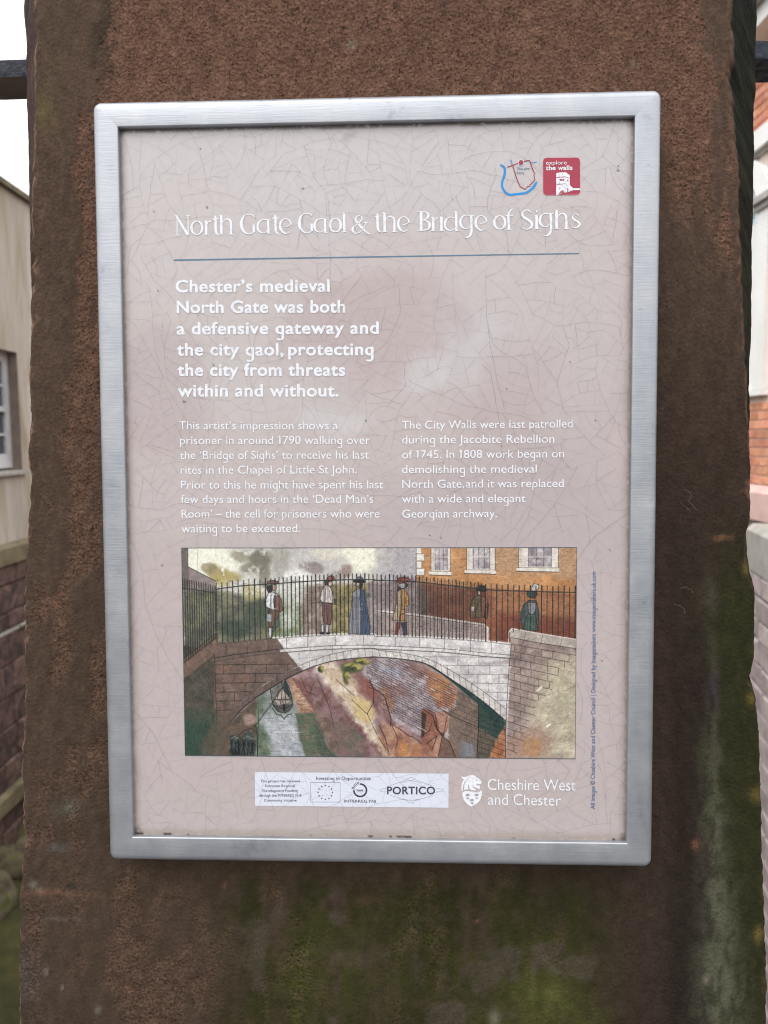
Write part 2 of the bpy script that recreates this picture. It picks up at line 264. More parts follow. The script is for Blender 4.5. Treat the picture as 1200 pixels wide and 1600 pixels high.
TITLE = [(0,[(32.87,50.26,0.61),(32.68,60.97,0.61)]),(0,[(32.46,50.12,1.23),(39.08,61.07,1.63)]),(0,[(39.41,50.1,0.61),(39.22,61.07,0.61)]),(0,[(31.56,61.08,0.41),(34.35,61.13,0.41)]),(0,[(38.16,49.95,0.41),(40.8,49.99,0.41)]),(0,[(31.63,49.84,0.41),(33.16,49.86,0.41)]),(1,[(47.7,57.14,1.5),(47.44,58.61,1.39),(46.72,59.85,1.11),(45.67,60.67,0.77),(44.44,60.95,0.54),(43.22,60.63,0.77),(42.2,59.78,1.11),(41.53,58.52,1.39),(41.31,57.04,1.5),(41.58,55.56,1.39),(42.29,54.32,1.11),(43.34,53.5,0.77),(44.57,53.23,0.54),(45.79,53.54,0.77),(46.81,54.4,1.11),(47.48,55.66,1.39)]),(0,[(50.06,53.18,1.5),(49.94,60.76,1.5)]),(0,[(48.41,60.87,0.41),(51.46,60.92,0.41)]),(0,[(48.67,53.36,0.27),(50.06,53.05,0.82)]),(0,[(50.37,55.42,0.34),(51.3,53.61,0.68),(52.7,53.23,1.02)]),(0,[(55.45,50.1,0.48),(55.56,51.79,1.36),(55.6,58.21,1.43),(56.13,60.25,1.29),(57.56,61.63,0.27)]),(0,[(53.68,52.23,0.61),(57.85,52.1,0.61)]),(0,[(58.98,50.29,1.5),(58.96,60.84,1.5)]),(0,[(57.57,60.95,0.41),(60.49,61.0,0.41)]),(0,[(57.74,50.0,0.27),(59.12,50.29,0.61)]),(0,[(59.61,54.35,0.34),(60.89,52.75,0.54),(62.56,52.24,0.82),(64.2,53.21,1.23),(64.72,55.65,1.36),(64.65,60.93,1.36)]),(0,[(63.26,61.04,0.41),(66.45,61.09,0.41)]),(0,[(78.27,51.42,0.48),(77.11,50.19,0.61),(75.39,49.75,0.48),(73.31,50.12,0.61),(71.56,51.98,1.23),(70.76,55.01,1.91),(71.27,57.92,1.7),(72.83,60.11,1.02),(75.1,61.02,0.54),(76.98,60.58,0.61),(78.17,59.52,0.89)]),(0,[(78.08,55.73,1.36),(78.02,60.05,1.36)]),(0,[(78.29,49.93,0.41),(78.27,51.69,0.41)]),(0,[(86.47,53.1,0.48),(83.57,52.92,0.54),(81.35,54.23,1.02),(80.35,56.78,1.43),(81.01,59.22,1.16),(83.13,60.61,0.54),(85.0,60.23,0.48),(85.98,59.03,0.34)]),(0,[(86.61,53.11,1.36),(86.65,60.8,1.36)]),(0,[(83.57,52.99,0.48),(87.85,53.26,0.48)]),(0,[(86.24,60.79,0.41),(88.31,60.96,0.41)]),(0,[(90.71,50.21,0.48),(90.83,51.89,1.36),(90.89,58.3,1.43),(91.42,60.33,1.29),(92.86,61.71,0.27)]),(0,[(88.96,52.34,0.61),(93.1,52.2,0.61)]),(0,[(95.8,57.37,0.27),(97.74,56.99,0.54),(100.09,55.95,0.61)]),(0,[(100.09,55.95,0.89),(99.28,54.05,0.82),(97.09,52.67,0.48),(94.88,53.44,0.82),(93.61,55.78,1.36),(93.86,58.48,1.43),(95.63,60.6,1.02),(97.35,61.03,0.61),(99.36,60.12,0.34)]),(0,[(112.29,51.44,0.48),(111.13,50.21,0.61),(109.42,49.78,0.48),(107.35,50.15,0.61),(105.61,52.0,1.23),(104.83,55.02,1.91),(105.35,57.92,1.7),(106.91,60.11,1.02),(109.17,61.02,0.54),(111.03,60.58,0.61),(112.21,59.52,0.89)]),(0,[(112.11,55.74,1.36),(112.07,60.05,1.36)]),(0,[(112.3,49.96,0.41),(112.29,51.71,0.41)]),(0,[(119.76,53.18,0.48),(116.88,53.0,0.54),(114.67,54.3,1.02),(113.68,56.85,1.43),(114.35,59.28,1.16),(116.47,60.66,0.54),(118.33,60.29,0.48),(119.3,59.09,0.34)]),(0,[(119.9,53.18,1.36),(119.97,60.85,1.36)]),(0,[(116.88,53.06,0.48),(121.13,53.33,0.48)]),(0,[(119.56,60.85,0.41),(121.62,61.01,0.41)]),(1,[(129.13,56.89,1.5),(128.88,58.36,1.39),(128.19,59.59,1.11),(127.16,60.4,0.77),(125.95,60.68,0.54),(124.74,60.37,0.77),(123.72,59.52,1.11),(123.05,58.26,1.39),(122.82,56.79,1.5),(123.07,55.33,1.39),(123.76,54.1,1.11),(124.79,53.28,0.77),(126.0,53.01,0.54),(127.21,53.32,0.77),(128.23,54.17,1.11),(128.9,55.42,1.39)]),(0,[(131.03,50.0,1.5),(131.16,60.76,1.5)]),(0,[(129.66,49.85,0.27),(131.03,50.0,0.61)]),(0,[(129.85,60.87,0.41),(132.74,60.78,0.41)]),(0,[(146.49,62.21,0.34),(144.45,61.37,0.89),(141.99,59.05,1.23),(138.6,55.37,1.16),(137.79,53.34,0.89),(138.89,51.88,0.54),(140.53,51.77,0.54),(141.48,53.0,0.89),(140.65,54.73,0.82),(137.9,56.97,0.61),(136.11,58.69,1.16),(136.23,60.57,1.29),(138.01,61.54,0.89),(140.07,61.03,0.48),(142.27,59.05,0.54),(143.52,56.39,0.54),(144.2,55.73,0.41)]),(0,[(142.15,55.56,0.48),(144.89,55.47,0.48)]),(0,[(150.39,50.06,0.48),(150.51,51.74,1.36),(150.62,58.11,1.43),(151.15,60.13,1.29),(152.58,61.5,0.27)]),(0,[(148.67,52.17,0.61),(152.77,52.04,0.61)]),(0,[(154.62,50.4,1.5),(154.7,60.86,1.5)]),(0,[(153.34,60.98,0.41),(156.21,61.02,0.41)]),(0,[(153.39,50.11,0.27),(154.75,50.4,0.61)]),(0,[(155.28,54.43,0.34),(156.52,52.84,0.54),(158.16,52.33,0.82),(159.79,53.3,1.23),(160.32,55.72,1.36),(160.3,60.95,1.36)]),(0,[(158.94,61.06,0.41),(162.08,61.11,0.41)]),(0,[(164.75,57.33,0.27),(166.66,56.96,0.54),(168.98,55.93,0.61)]),(0,[(168.98,55.93,0.89),(168.17,54.04,0.82),(165.99,52.66,0.48),(163.81,53.43,0.82),(162.58,55.75,1.36),(162.84,58.44,1.43),(164.6,60.55,1.02),(166.31,60.98,0.61),(168.29,60.07,0.34)]),(0,[(175.86,50.19,1.64),(175.84,60.77,1.64)]),(0,[(173.95,49.96,0.41),(177.9,50.02,0.41)]),(0,[(176.27,50.06,0.41),(179.12,50.38,0.75),(180.07,52.13,1.36),(178.98,53.86,0.82),(177.07,54.76,0.41)]),(0,[(177.07,54.76,0.41),(179.79,55.74,0.89),(180.88,57.77,1.57),(179.65,60.03,0.89),(176.38,60.65,0.41)]),(0,[(173.79,60.74,0.41),(176.93,60.72,0.41)]),(0,[(182.86,53.41,1.5),(182.85,60.91,1.5)]),(0,[(181.35,61.02,0.41),(184.35,61.06,0.41)]),(0,[(181.5,53.58,0.27),(182.86,53.27,0.82)]),(0,[(183.2,55.62,0.34),(184.08,53.83,0.68),(185.44,53.45,1.02)]),(0,[(187.62,53.11,1.5),(187.61,60.74,1.5)]),(0,[(186.39,60.85,0.41),(189.24,60.83,0.41)]),(0,[(186.39,53.22,0.27),(187.62,53.11,0.61)]),(0,[(187.62,50.03,0.41),(187.69,51.1,1.09)]),(0,[(187.69,50.57,1.09),(187.75,51.37,0.41)]),(0,[(195.56,53.89,0.41),(192.71,53.31,0.55),(190.54,54.61,1.02),(189.59,57.14,1.43),(190.27,59.56,1.16),(192.37,60.94,0.55),(194.2,60.56,0.48),(195.43,59.65,0.34)]),(0,[(196.11,50.16,1.43),(196.24,61.0,1.43)]),(0,[(194.75,50.14,0.27),(196.11,50.16,0.61)]),(0,[(195.83,61.13,0.41),(197.73,61.16,0.41)]),(0,[(204.45,52.67,0.48),(201.6,52.35,0.55),(199.43,53.66,1.02),(198.48,56.18,1.43),(199.16,58.6,1.16),(201.27,59.97,0.55),(203.1,59.6,0.48),(204.18,58.41,0.34)]),(0,[(204.72,52.67,1.36),(204.99,57.62,1.43),(205.0,61.3,1.36),(204.32,63.77,1.29),(202.56,65.08,0.75),(200.25,64.64,0.27)]),(0,[(201.6,52.42,0.48),(206.48,52.57,0.48)]),(0,[(209.63,57.41,0.27),(211.53,57.04,0.55),(213.83,56.0,0.61)]),(0,[(213.83,56.0,0.89),(213.01,54.12,0.82),(210.84,52.75,0.48),(208.68,53.52,0.82),(207.46,55.83,1.36),(207.74,58.51,1.43),(209.5,60.61,1.02),(211.2,61.04,0.61),(213.16,60.14,0.34)]),(1,[(224.35,56.85,1.5),(224.11,58.31,1.39),(223.44,59.53,1.11),(222.44,60.34,0.77),(221.25,60.61,0.55),(220.06,60.3,0.77),(219.05,59.46,1.11),(218.37,58.21,1.39),(218.13,56.75,1.5),(218.36,55.3,1.39),(219.03,54.08,1.11),(220.04,53.27,0.77),(221.23,53.0,0.55),(222.42,53.31,0.77),(223.43,54.15,1.11),(224.11,55.4,1.39)]),(0,[(226.58,60.78,1.5),(226.43,55.57,1.5),(226.35,52.9,1.43),(227.09,50.51,1.02),(228.56,49.2,0.34)]),(0,[(224.66,53.0,0.48),(228.85,52.94,0.48)]),(0,[(225.23,60.89,0.41),(228.2,60.8,0.41)]),(0,[(239.39,51.74,0.41),(238.04,50.38,0.68),(236.15,50.08,0.61),(234.41,51.52,0.95),(234.68,53.66,1.36),(237.25,55.43,1.5),(239.55,57.33,1.5),(239.43,59.6,1.23),(237.28,60.9,0.68),(235.25,60.6,0.61),(233.76,59.51,0.55)]),(0,[(242.42,53.16,1.5),(242.46,60.76,1.5)]),(0,[(241.25,60.88,0.41),(244.08,60.85,0.41)]),(0,[(241.21,53.28,0.27),(242.42,53.16,0.61)]),(0,[(242.4,50.1,0.41),(242.48,51.17,1.09)]),(0,[(242.47,50.64,1.09),(242.55,51.44,0.41)]),(0,[(250.12,52.41,0.48),(247.29,52.09,0.55),(245.15,53.39,1.02),(244.22,55.91,1.43),(244.91,58.32,1.16),(247.0,59.68,0.55),(248.82,59.31,0.48),(249.89,58.13,0.34)]),(0,[(250.39,52.41,1.36),(250.69,57.34,1.43),(250.71,61.01,1.36),(250.05,63.46,1.29),(248.31,64.77,0.75),(246.02,64.33,0.27)]),(0,[(247.3,52.16,0.48),(252.14,52.31,0.48)]),(0,[(253.78,50.44,1.5),(253.98,60.83,1.5)]),(0,[(252.64,60.94,0.41),(255.46,60.98,0.41)]),(0,[(252.57,50.15,0.27),(253.92,50.44,0.61)]),(0,[(254.48,54.44,0.34),(255.68,52.87,0.55),(257.29,52.36,0.82),(258.91,53.32,1.23),(259.46,55.72,1.36),(259.5,60.91,1.36)]),(0,[(258.15,61.03,0.41),(261.25,61.07,0.41)]),(0,[(266.91,54.27,0.41),(265.7,52.92,0.55),(264.22,52.76,0.55),(263.02,54.07,0.75),(263.57,55.68,1.02),(266.0,57.05,1.16),(267.08,58.53,1.16),(266.02,60.11,0.95),(264.01,60.48,0.55),(262.53,59.65,0.41)])]
DIVIDER = [(30.55,75.05),(267.01,74.82),(267.02,75.4),(30.54,75.87)]
LABEL = [(74.43,381.76),(191.65,381.65),(191.53,402.54),(74.38,402.62)]
PICTURE = [(32.22,245.6),(266.24,245.31),(267.19,371.33),(31.43,372.61)]
BADGE = [(245.89,20.63),(267.05,20.89),(267.32,41.95),(246.05,41.77)]
TOWER = [(253.57,41.81),(253.5,29.76),(254.37,29.1),(254.57,29.59),(255.34,28.88),(255.54,29.36),(256.31,28.85),(256.71,29.24),(257.39,28.87),(257.78,29.36),(258.36,28.79),(258.75,29.28),(259.24,29.1),(259.63,29.68),(261.2,30.67),(261.33,36.3),(263.2,38.12),(267.29,38.29),(267.3,39.2),(263.21,39.23),(260.29,40.28),(258.1,40.58),(257.85,39.37),(256.97,39.12),(255.9,39.82),(254.69,41.82)]
TOWER_MARKS = [[(253.65,31.69),(258.77,31.44),(261.01,32.4),(261.02,32.69),(258.77,31.78),(253.66,32.07)],[(253.68,35.64),(258.89,35.44),(258.89,35.73),(253.68,35.97)],[(255.56,32.78),(256.24,32.79),(256.25,33.85),(255.57,33.84)],[(256.39,32.8),(257.07,32.81),(257.08,33.87),(256.4,33.86)],[(257.22,32.81),(257.85,32.82),(257.86,33.88),(257.22,33.87)],[(259.56,33.24),(260.54,33.64),(260.54,34.41),(259.86,34.11)],[(255.4,37.79),(255.88,37.51),(255.7,38.76),(255.45,38.75)],[(259.89,38.16),(260.37,37.88),(260.39,40.14),(259.9,40.28)]]
SHELL = [(254.94,41.83),(255.42,40.78),(256.63,39.45),(257.46,39.12),(257.85,39.61),(257.61,40.81),(256.79,41.67)]
RIVER = [[(221.38,24.11,0.7925333333333333),(222.85,24.86,1.0897333333333334),(223.98,25.99,1.2878666666666667),(224.18,28.16,1.3869333333333331),(223.6,31.04,1.2878666666666667),(222.73,33.44,1.2878666666666667),(222.54,35.85,1.2878666666666667),(223.38,38.28,1.2878666666666667),(225.1,40.24,1.2878666666666667),(227.31,41.15,1.2878666666666667),(230.0,40.91,1.2878666666666667),(233.43,40.63,1.2878666666666667),(236.12,40.2,1.2878666666666667),(238.32,39.03,1.2878666666666667),(240.26,37.37,1.486),(241.72,35.23,1.3869333333333331),(242.45,34.04,0.5944)],[(227.49,21.24,0.24766666666666665),(227.89,24.37,0.24766666666666665)],[(227.58,21.24,0.24766666666666665),(228.72,24.15,0.24766666666666665)],[(238.24,22.26,0.2972),(239.61,23.25,0.3467333333333333),(242.39,22.96,0.3467333333333333)]]
WALLS = [[(225.3,25.53,0.5448666666666667),(228.57,24.63,0.5448666666666667),(230.19,23.84,0.44580000000000003),(231.89,23.49,0.44580000000000003)],[(235.07,22.58,0.5448666666666667),(237.5,21.91,0.5448666666666667),(238.34,22.16,0.5448666666666667),(239.47,25.55,0.5448666666666667),(240.61,28.46,0.4953333333333333),(241.4,29.34,0.4953333333333333),(240.72,30.15,0.44580000000000003),(241.32,33.05,0.4953333333333333),(239.52,34.95,0.44580000000000003),(239.28,35.28,0.44580000000000003),(238.54,35.65,0.4953333333333333),(238.31,36.71,0.4953333333333333),(237.23,36.5,0.44580000000000003),(235.87,38.26,0.5448666666666667),(232.92,36.62,0.5448666666666667),(231.2,32.87,0.5448666666666667),(229.86,28.75,0.5448666666666667),(228.72,24.97,0.5448666666666667)]]
HERE = (233.36,23.18,1.4364666666666668)
FLAG = [(108.26,387.92),(126.3,387.74),(126.21,399.69),(108.14,399.89)]
FLAG_DOTS = [(121.63,393.82),(121.03,395.95),(119.4,397.52),(117.2,398.11),(115.0,397.57),(113.4,396.03),(112.83,393.91),(113.44,391.78),(115.06,390.21),(117.27,389.62),(119.46,390.16),(121.06,391.7)]
RING = (138.34,392.3,3.8423774440351375,1.0527061490507226)
DIAMOND = [[(155.33,389.79),(167.14,385.22),(166.92,384.89),(169.0,384.09),(171.07,384.84),(170.85,385.18),(182.07,389.29)],[(162.11,387.71),(168.99,385.75),(175.53,387.8)],[(156.4,395.13),(167.1,398.58),(166.88,399.14),(168.95,399.78),(171.14,399.09),(170.92,398.54),(182.06,395.08)],[(164.04,397.39),(168.96,398.34),(173.87,397.28)],[(154.22,393.14),(151.81,393.17),(149.63,392.19),(151.82,391.27),(154.23,391.25)],[(183.92,390.94),(186.75,390.91),(188.92,391.89),(186.74,392.8),(183.91,392.83)]]
LION = [[(199.02,383.05),(200.19,383.55),(201.36,383.54),(202.7,383.19),(204.04,382.58),(205.21,382.31),(206.39,382.35),(207.39,382.88),(208.4,383.9),(209.74,384.49),(211.58,386.44),(210.83,387.81),(209.91,387.74),(209.07,387.57),(208.32,388.01),(208.24,388.44),(209.07,388.77),(209.99,388.59),(210.41,389.19),(210.33,390.04),(209.91,391.08),(209.41,390.65),(208.74,390.23),(207.73,389.98),(206.9,389.91),(206.14,389.23),(205.72,388.21),(205.59,388.38),(205.89,389.4),(206.65,390.34),(207.74,390.76),(208.15,391.09),(207.9,391.53),(207.07,391.79),(205.89,391.63),(204.72,391.3),(204.05,390.45),(203.88,389.08),(203.8,388.06),(203.46,388.23),(203.21,389.26),(203.3,390.46),(203.55,391.14),(202.54,391.15),(200.87,391.6),(200.9,389.46),(201.2,387.74),(202.04,385.85),(203.37,384.46),(204.88,383.59),(204.21,383.77),(202.54,384.81),(201.2,386.54),(200.44,388.43),(200.19,390.49),(200.11,391.69),(199.78,392.38),(199.36,392.13),(199.22,390.16),(199.44,387.93),(200.02,386.21),(200.86,385.0),(199.86,384.5),(199.27,383.65)],[(199.69,393.41),(200.61,392.63),(202.04,392.19),(203.72,392.13),(205.39,392.32),(207.07,392.65),(208.74,392.63),(210.25,392.44),(211.25,391.58),(211.62,392.6),(211.51,394.32),(211.09,396.21),(210.26,397.93),(208.75,399.66),(207.08,400.88),(205.74,401.62),(205.23,401.68),(203.72,400.83),(202.04,399.39),(200.7,397.52),(199.94,395.47)]]
LION_MARKS = [[(201.62,394.42),(202.21,393.81),(203.72,393.8),(204.3,394.39),(203.72,395.26),(202.21,395.27)],[(206.99,394.45),(207.74,393.75),(209.0,393.74),(209.75,394.33),(209.0,395.2),(207.74,395.21)],[(204.22,397.57),(204.89,396.96),(206.4,396.94),(207.02,397.54),(206.4,398.31),(204.89,398.33)],[(202.13,396.13),(203.89,396.11),(203.8,396.88),(202.88,397.07),(202.29,396.73)],[(207.57,396.07),(209.33,396.05),(209.17,396.74),(208.41,397.01),(207.74,396.67)],[(204.98,398.93),(206.57,398.91),(206.41,399.86),(205.73,400.04),(205.06,399.7)],[(207.65,385.45),(208.4,385.06),(209.15,385.6),(208.06,385.7)],[(203.51,385.83),(203.96,385.06),(203.79,385.83),(204.01,386.68),(203.63,386.43)]]

# ============================================================ PLACES
# The stone's face leans back 2.6 degrees. FACE: x right, y into the stone, z up the face; origin = centre of the sign's front
FACE = Matrix.Translation((0, 0, 1.5217)) @ Matrix.Rotation(R(-2.6438), 4, 'X')
STONE_Y = .022                              # the stone's face lies 22 mm behind the front of the sign
# ALLEY: the passage beyond, x sideways, y along it, z above eye height
ALLEY = Matrix.Translation((CAMX, CAMY, EYE)) @ Matrix.Rotation(R(2.043), 4, 'Z')

# ============================================================ SETTING: ground
def ground_sheet():
    n = 90
    g = np.linspace(-1, 1, n); s = np.sign(g) * np.abs(g) ** 2.2 * 400
    X, Y = np.meshgrid(s, s + 6)
    Z = -4.9 + .25 * (fbm(n, n, 12, 12, RNG) - .5) - .5 * np.exp(-((X + .2) / 2.2) ** 2) - .9 * sstep(5, 40, np.abs(X)) * 0
    return grid_mesh('ground', X, Y, Z)
o = link('ground', ground_sheet(), M_GRASS); tag(o, 'rough green grass in the cutting far below the walkway', kind='structure')
def bank():
    n, m = 60, 40
    X, Y = np.meshgrid(np.linspace(-4.5, -1.2, m), np.linspace(4, 16, n))
    Z = -4.62 - .22 * (X + 4.5) ** 1.2 + .22 * (fbm(n, m, 9, 6, RNG) - .5)
    Z[:, 0] -= .0
    return grid_mesh('grass_bank', X, Y, Z)
o = link('grass_bank', bank(), M_GRASS, M=ALLEY); tag(o, 'mossy grass bank at the foot of the old retaining wall', kind='structure')

def canal():
    n, m = 40, 12
    X, Y = np.meshgrid(np.linspace(-.9, 1.5, m), np.linspace(1.5, 60, n))
    return grid_mesh('canal_water', X, Y, np.full(X.shape, -4.83 - EYE))
M_WATER = noisy('dark_green_water', [(.3, S(40, 46, 34)), (.7, S(56, 62, 44))], 1.2, rough=.08, bump=.15, bscale=6)
o = link('canal_water', canal(), M_WATER, M=ALLEY); tag(o, 'still dark green canal water in the bottom of the cutting', kind='structure')
def far_wood():
    rg = np.random.default_rng(4); n = 15000
    k = rg.integers(0, 26, n); cx = np.linspace(-34, 34, 26)[k] + rg.normal(0, .4, n); ch = 3.5 + 3 * np.abs(np.sin(k * 2.3)); th = rg.uniform(0, 6.28, n); u_ = rg.uniform(-1, 1, n); r_ = rg.uniform(.55, 1, n) ** .5
    c = np.stack([cx + 2.4 * r_ * np.sqrt(1 - u_ ** 2) * np.cos(th), 52 + 2 * np.sin(k * 1.7) + 2.4 * r_ * np.sqrt(1 - u_ ** 2) * np.sin(th), -5.6 + ch * .8 + ch * .8 * u_ * r_], 1)
    a = rg.normal(size=(n, 3)); a /= np.linalg.norm(a, axis=1)[:, None]; b = np.cross(a, rg.normal(size=(n, 3))); b /= np.linalg.norm(b, axis=1)[:, None]
    s_ = rg.uniform(.14, .32, n)[:, None]
    v = np.stack([c - a * s_, c + b * s_ * .7, c + a * s_, c - b * s_ * .7], 1).reshape(-1, 3)
    me = bpy.data.meshes.new('far_wood'); me.from_pydata(v.tolist(), [], np.arange(4 * n).reshape(-1, 4).tolist()); return me
o = link('far_wood', far_wood(), noisy('far_foliage', [(.3, S(44, 54, 28)), (.7, S(84, 92, 50))], .6, rough=.9), M=ALLEY); tag(o, 'distant wood of mixed green trees closing the end of the cutting', kind='stuff')

# paved walkway where the viewer stands: a slab with separate paving stones
mb = MB(); mb.box(-3.2, 3.2, -6.0, .62, -4.9, -.075)
o = mb.build('walkway', M_MORTAR_D); tag(o, 'raised stone walkway carrying the pavement in front of the pillar', kind='structure')
slab_meshes = []
for k in range(4):
    q = MB(); a, b_ = .296, .196
    q.add([(-a, -b_, 0), (a, -b_, 0), (a, b_, 0), (-a, b_, 0), (-a + .006, -b_ + .006, .075 + .001 * k), (a - .006, -b_ + .006, .075), (a - .006, b_ - .006, .076), (-a + .006, b_ - .006, .075)],
          [(0, 3, 2, 1), (4, 5, 6, 7), (0, 1, 5, 4), (1, 2, 6, 5), (2, 3, 7, 6), (3, 0, 4, 7)])
    me = q.mesh('paving_stone'); me.materials.append(M_PAVE); slab_meshes.append(me)
for r_ in range(16):
    for c_ in range(-5, 6):
        x = c_ * .6 + (.3 if r_ % 2 else 0); y = .38 - r_ * .4
        if abs(x) > 2.9: continue
        s_ = link('paving_stone', random.choice(slab_meshes), parent=o); s_.location = (x, y, -.077 + random.uniform(0, .003))

# ============================================================ THE PILLAR
def pillar():
    PR = np.random.default_rng(43)
    el = np.array(EDGE_L) / 1000; er = np.array(EDGE_R) / 1000
    zs = np.concatenate([np.linspace(-1.53, -.42, 200), np.linspace(-.418, .36, 440), np.linspace(.364, .95, 50)])
    n = len(zs)
    xl = np.interp(zs, el[::-1, 1], el[::-1, 0]); xr = np.interp(zs, er[::-1, 1], er[::-1, 0])
    lo, hi = zs < el[-1, 1], zs > el[0, 1]
    xl[lo] = np.maximum(el[-1, 0] + (zs[lo] - el[-1, 1]) * .05, -.247); xr[lo] = np.minimum(er[-1, 0] - (zs[lo] - er[-1, 1]) * .04, .2535)
    xl[hi] = el[0, 0] + (zs[hi] - el[0, 1]) * .04; xr[hi] = er[0, 0] - (zs[hi] - er[0, 1]) * .04
    jl = fbm(n, 1, 150, 1, PR, 4)[:, 0] - .5; jr = fbm(n, 1, 150, 1, PR, 4)[:, 0] - .5
    kl = fbm(n, 1, 330, 1, PR, 3)[:, 0] - .5; kr = fbm(n, 1, 330, 1, PR, 3)[:, 0] - .5
    xl += .0020 * jl + .0014 * kl + .012 * np.clip(fbm(n, 1, 150, 1, PR, 3)[:, 0] - .6, 0, 1) * sstep(.45, .7, fbm(n, 1, 22, 1, PR, 2)[:, 0]); xr += .0020 * jr + .0014 * kr - .012 * np.clip(fbm(n, 1, 150, 1, PR, 3)[:, 0] - .6, 0, 1) * sstep(.45, .7, fbm(n, 1, 22, 1, PR, 2)[:, 0])
    # cross-section: back, left splay, front, right splay, back
    nf, nc = 250, 16
    t = np.linspace(0, 1, nf); t = .5 - .5 * np.cos(np.pi * t) * .35 - .5 * (1 - 2 * t) * .65    # denser near the arrises
    cols = []
    wob = [fbm(n, 1, 60, 1, PR, 4)[:, 0] - .5 for _ in range(2)]
    rl, rr = -.252 + .003 * wob[0], .259 + .003 * wob[1]
    sp = np.linspace(0, 1, nc)
    XX = [np.full(n, -.252) + 0 * rl]; YY = [np.full(n, .36)]
    for k in range(nc - 1): XX.append(rl + (xl - rl) * sp[k]); YY.append(.078 * (1 - sp[k]) * np.ones(n))
    for k in range(nf): XX.append(xl + (xr - xl) * t[k]); YY.append(np.zeros(n))
    for k in range(1, nc): XX.append(xr + (rr - xr) * sp[k]); YY.append(.078 * sp[k] * np.ones(n))
    XX.append(np.full(n, .259)); YY.append(np.full(n, .36))
    X = np.stack(XX, 1); Y = np.stack(YY, 1); Z = np.repeat(zs[:, None], X.shape[1], 1)
    m = X.shape[1]; f0 = nc; f1 = nc + nf - 1
    rough = fbm(n, m, 90, 60, PR, 5) - .5; wave = fbm(n, m, 9, 6, PR, 3) - .5
    inner = np.ones(m); inner[0] = inner[-1] = 0
    Y = Y + (.0016 * rough + .003 * wave) * inner
    # worn arrises
    rad = .0012 + .016 * np.clip(fbm(n, 2, 90, 1, PR, 4) - .45, 0, 1)
    for side, e, xe in ((0, f0, xl), (1, f1, xr)):
        d = np.abs(X - xe[:, None]); r_ = rad[:, side:side + 1]
        u_ = np.clip(1 - d / r_, 0, 1)
        k = np.zeros((1, m)); k[0, f0:f1 + 1] = 1
        Y += k * r_ * (1 - np.sqrt(1 - u_ ** 2 * .97)) * .8
    # splay faces are rough
    k = np.zeros((1, m)); k[0, 2:nc - 1] = 1; k[0, f1 + 2:m - 2] = 1
    bump = fbm(n, m, 200, 16, PR, 4) - .5
    X = X + k * .0016 * bump * np.where(np.arange(m) < m / 2, -1, 1)[None, :]
    # ---------------- weathering colours (survey units: about 0.4 mm)
    U = 598.6 - 16 * Z + X * (2538 + 260 * Z); V = (.2972 - Z) * 2485
    wu = fbm(n, m, 60, 30, PR, 5); wv = fbm(n, m, 40, 40, PR, 5)
    Uw = U + 70 * (wu - .5); Vw = V + 120 * (wv - .5)
    def blob(cx, cy, rx, ry, p=2): return np.exp(-(np.abs((Uw - cx) / rx) ** p + np.abs((Vw - cy) / ry) ** p))
    def mix(a, b, k_): return a * (1 - k_[..., None]) + b * k_[..., None]
    A = lambda *c: np.array(lin(c))
    vv = np.clip(V / 1600, -.3, 1.3)
    right = sstep(700, 1100, U)
    pat = A(90, 73, 62) * (1 - vv[..., None]) + A(74, 61, 51) * vv[..., None]
    pat = mix(pat, A(58, 47, 40) * np.ones_like(pat), right * sstep(250, 800, V) * .85)
    prior = np.full(X.shape, .17)
    prior += .75 * sstep(150, 185, Uw) * (1 - sstep(1050, 1120, Uw)) * (1 - sstep(150, 260, V))
    prior += .42 * blob(138, 300, 16, 150) + .3 * blob(148, 60, 14, 40) + .34 * blob(1085, 240, 50, 130) + .2 * blob(130, 650, 30, 260) + .16 * blob(1140, 430, 16, 200)
    prior += .22 * blob(210, 1460, 130, 110) + .08 * blob(140, 1000, 60, 200)
    prior -= .30 * right * sstep(330, 560, V)
    prior -= .5 * blob(165, 20, 16, 90) + .25 * blob(85, 180, 40, 300)
    patch = fbm(n, m, 34, 30, PR, 6, .62)
    red = sstep(.40, .62, patch + prior - .30)
    redc = A(114, 85, 70) * (1 - sstep(200, 1500, V)[..., None]) + A(94, 74, 61) * sstep(200, 1500, V)[..., None]
    col = mix(pat, redc, red * .85)
    col = mix(col, A(70, 60, 50) * np.ones_like(col), blob(172, 30, 11, 120) * .8)
    col = mix(col, A(86, 72, 58) * np.ones_like(col), blob(90, 60, 45, 160) * .5)
    # darker band right of the sign and along the bottom
    col = mix(col, A(44, 37, 31) * np.ones_like(col), np.clip(sstep(1030, 1070, U) * sstep(600, 1150, V) * .8 + .4 * sstep(1250, 1600, V) * right, 0, 1))
    # algae
    streak = fbm(n, m, 14, 70, PR, 5)
    fine = fbm(n, m, 150, 120, PR, 3)
    al = sstep(300, 420, Uw) * (1 - sstep(900, 1010, Uw)) * sstep(1310, 1390, V + 60 * (streak - .5))
    alg = np.clip(al * sstep(.15, .55, streak + .12 * (fine - .5) + .08), 0, 1)
    gk = np.clip(sstep(.45, .8, patch) * .4 + .8 * blob(850, 1560, 120, 110) + .6 * blob(520, 1500, 130, 130), 0, 1)[..., None]
    gcol = A(46, 45, 24) * (1 - gk) + A(70, 70, 35) * gk
    tuft = fbm(n, m, 240, 150, PR, 3)
    col = mix(col, gcol, alg * (.62 + .34 * sstep(.38, .56, tuft + .25 * (streak - .5))))
    col = mix(col, A(84, 74, 66) * np.ones_like(col), .55 * al * sstep(.6, .7, fbm(n, m, 40, 26, PR, 4)))
    rs = sstep(1095, 1140, Uw) * sstep(740, 930, V)
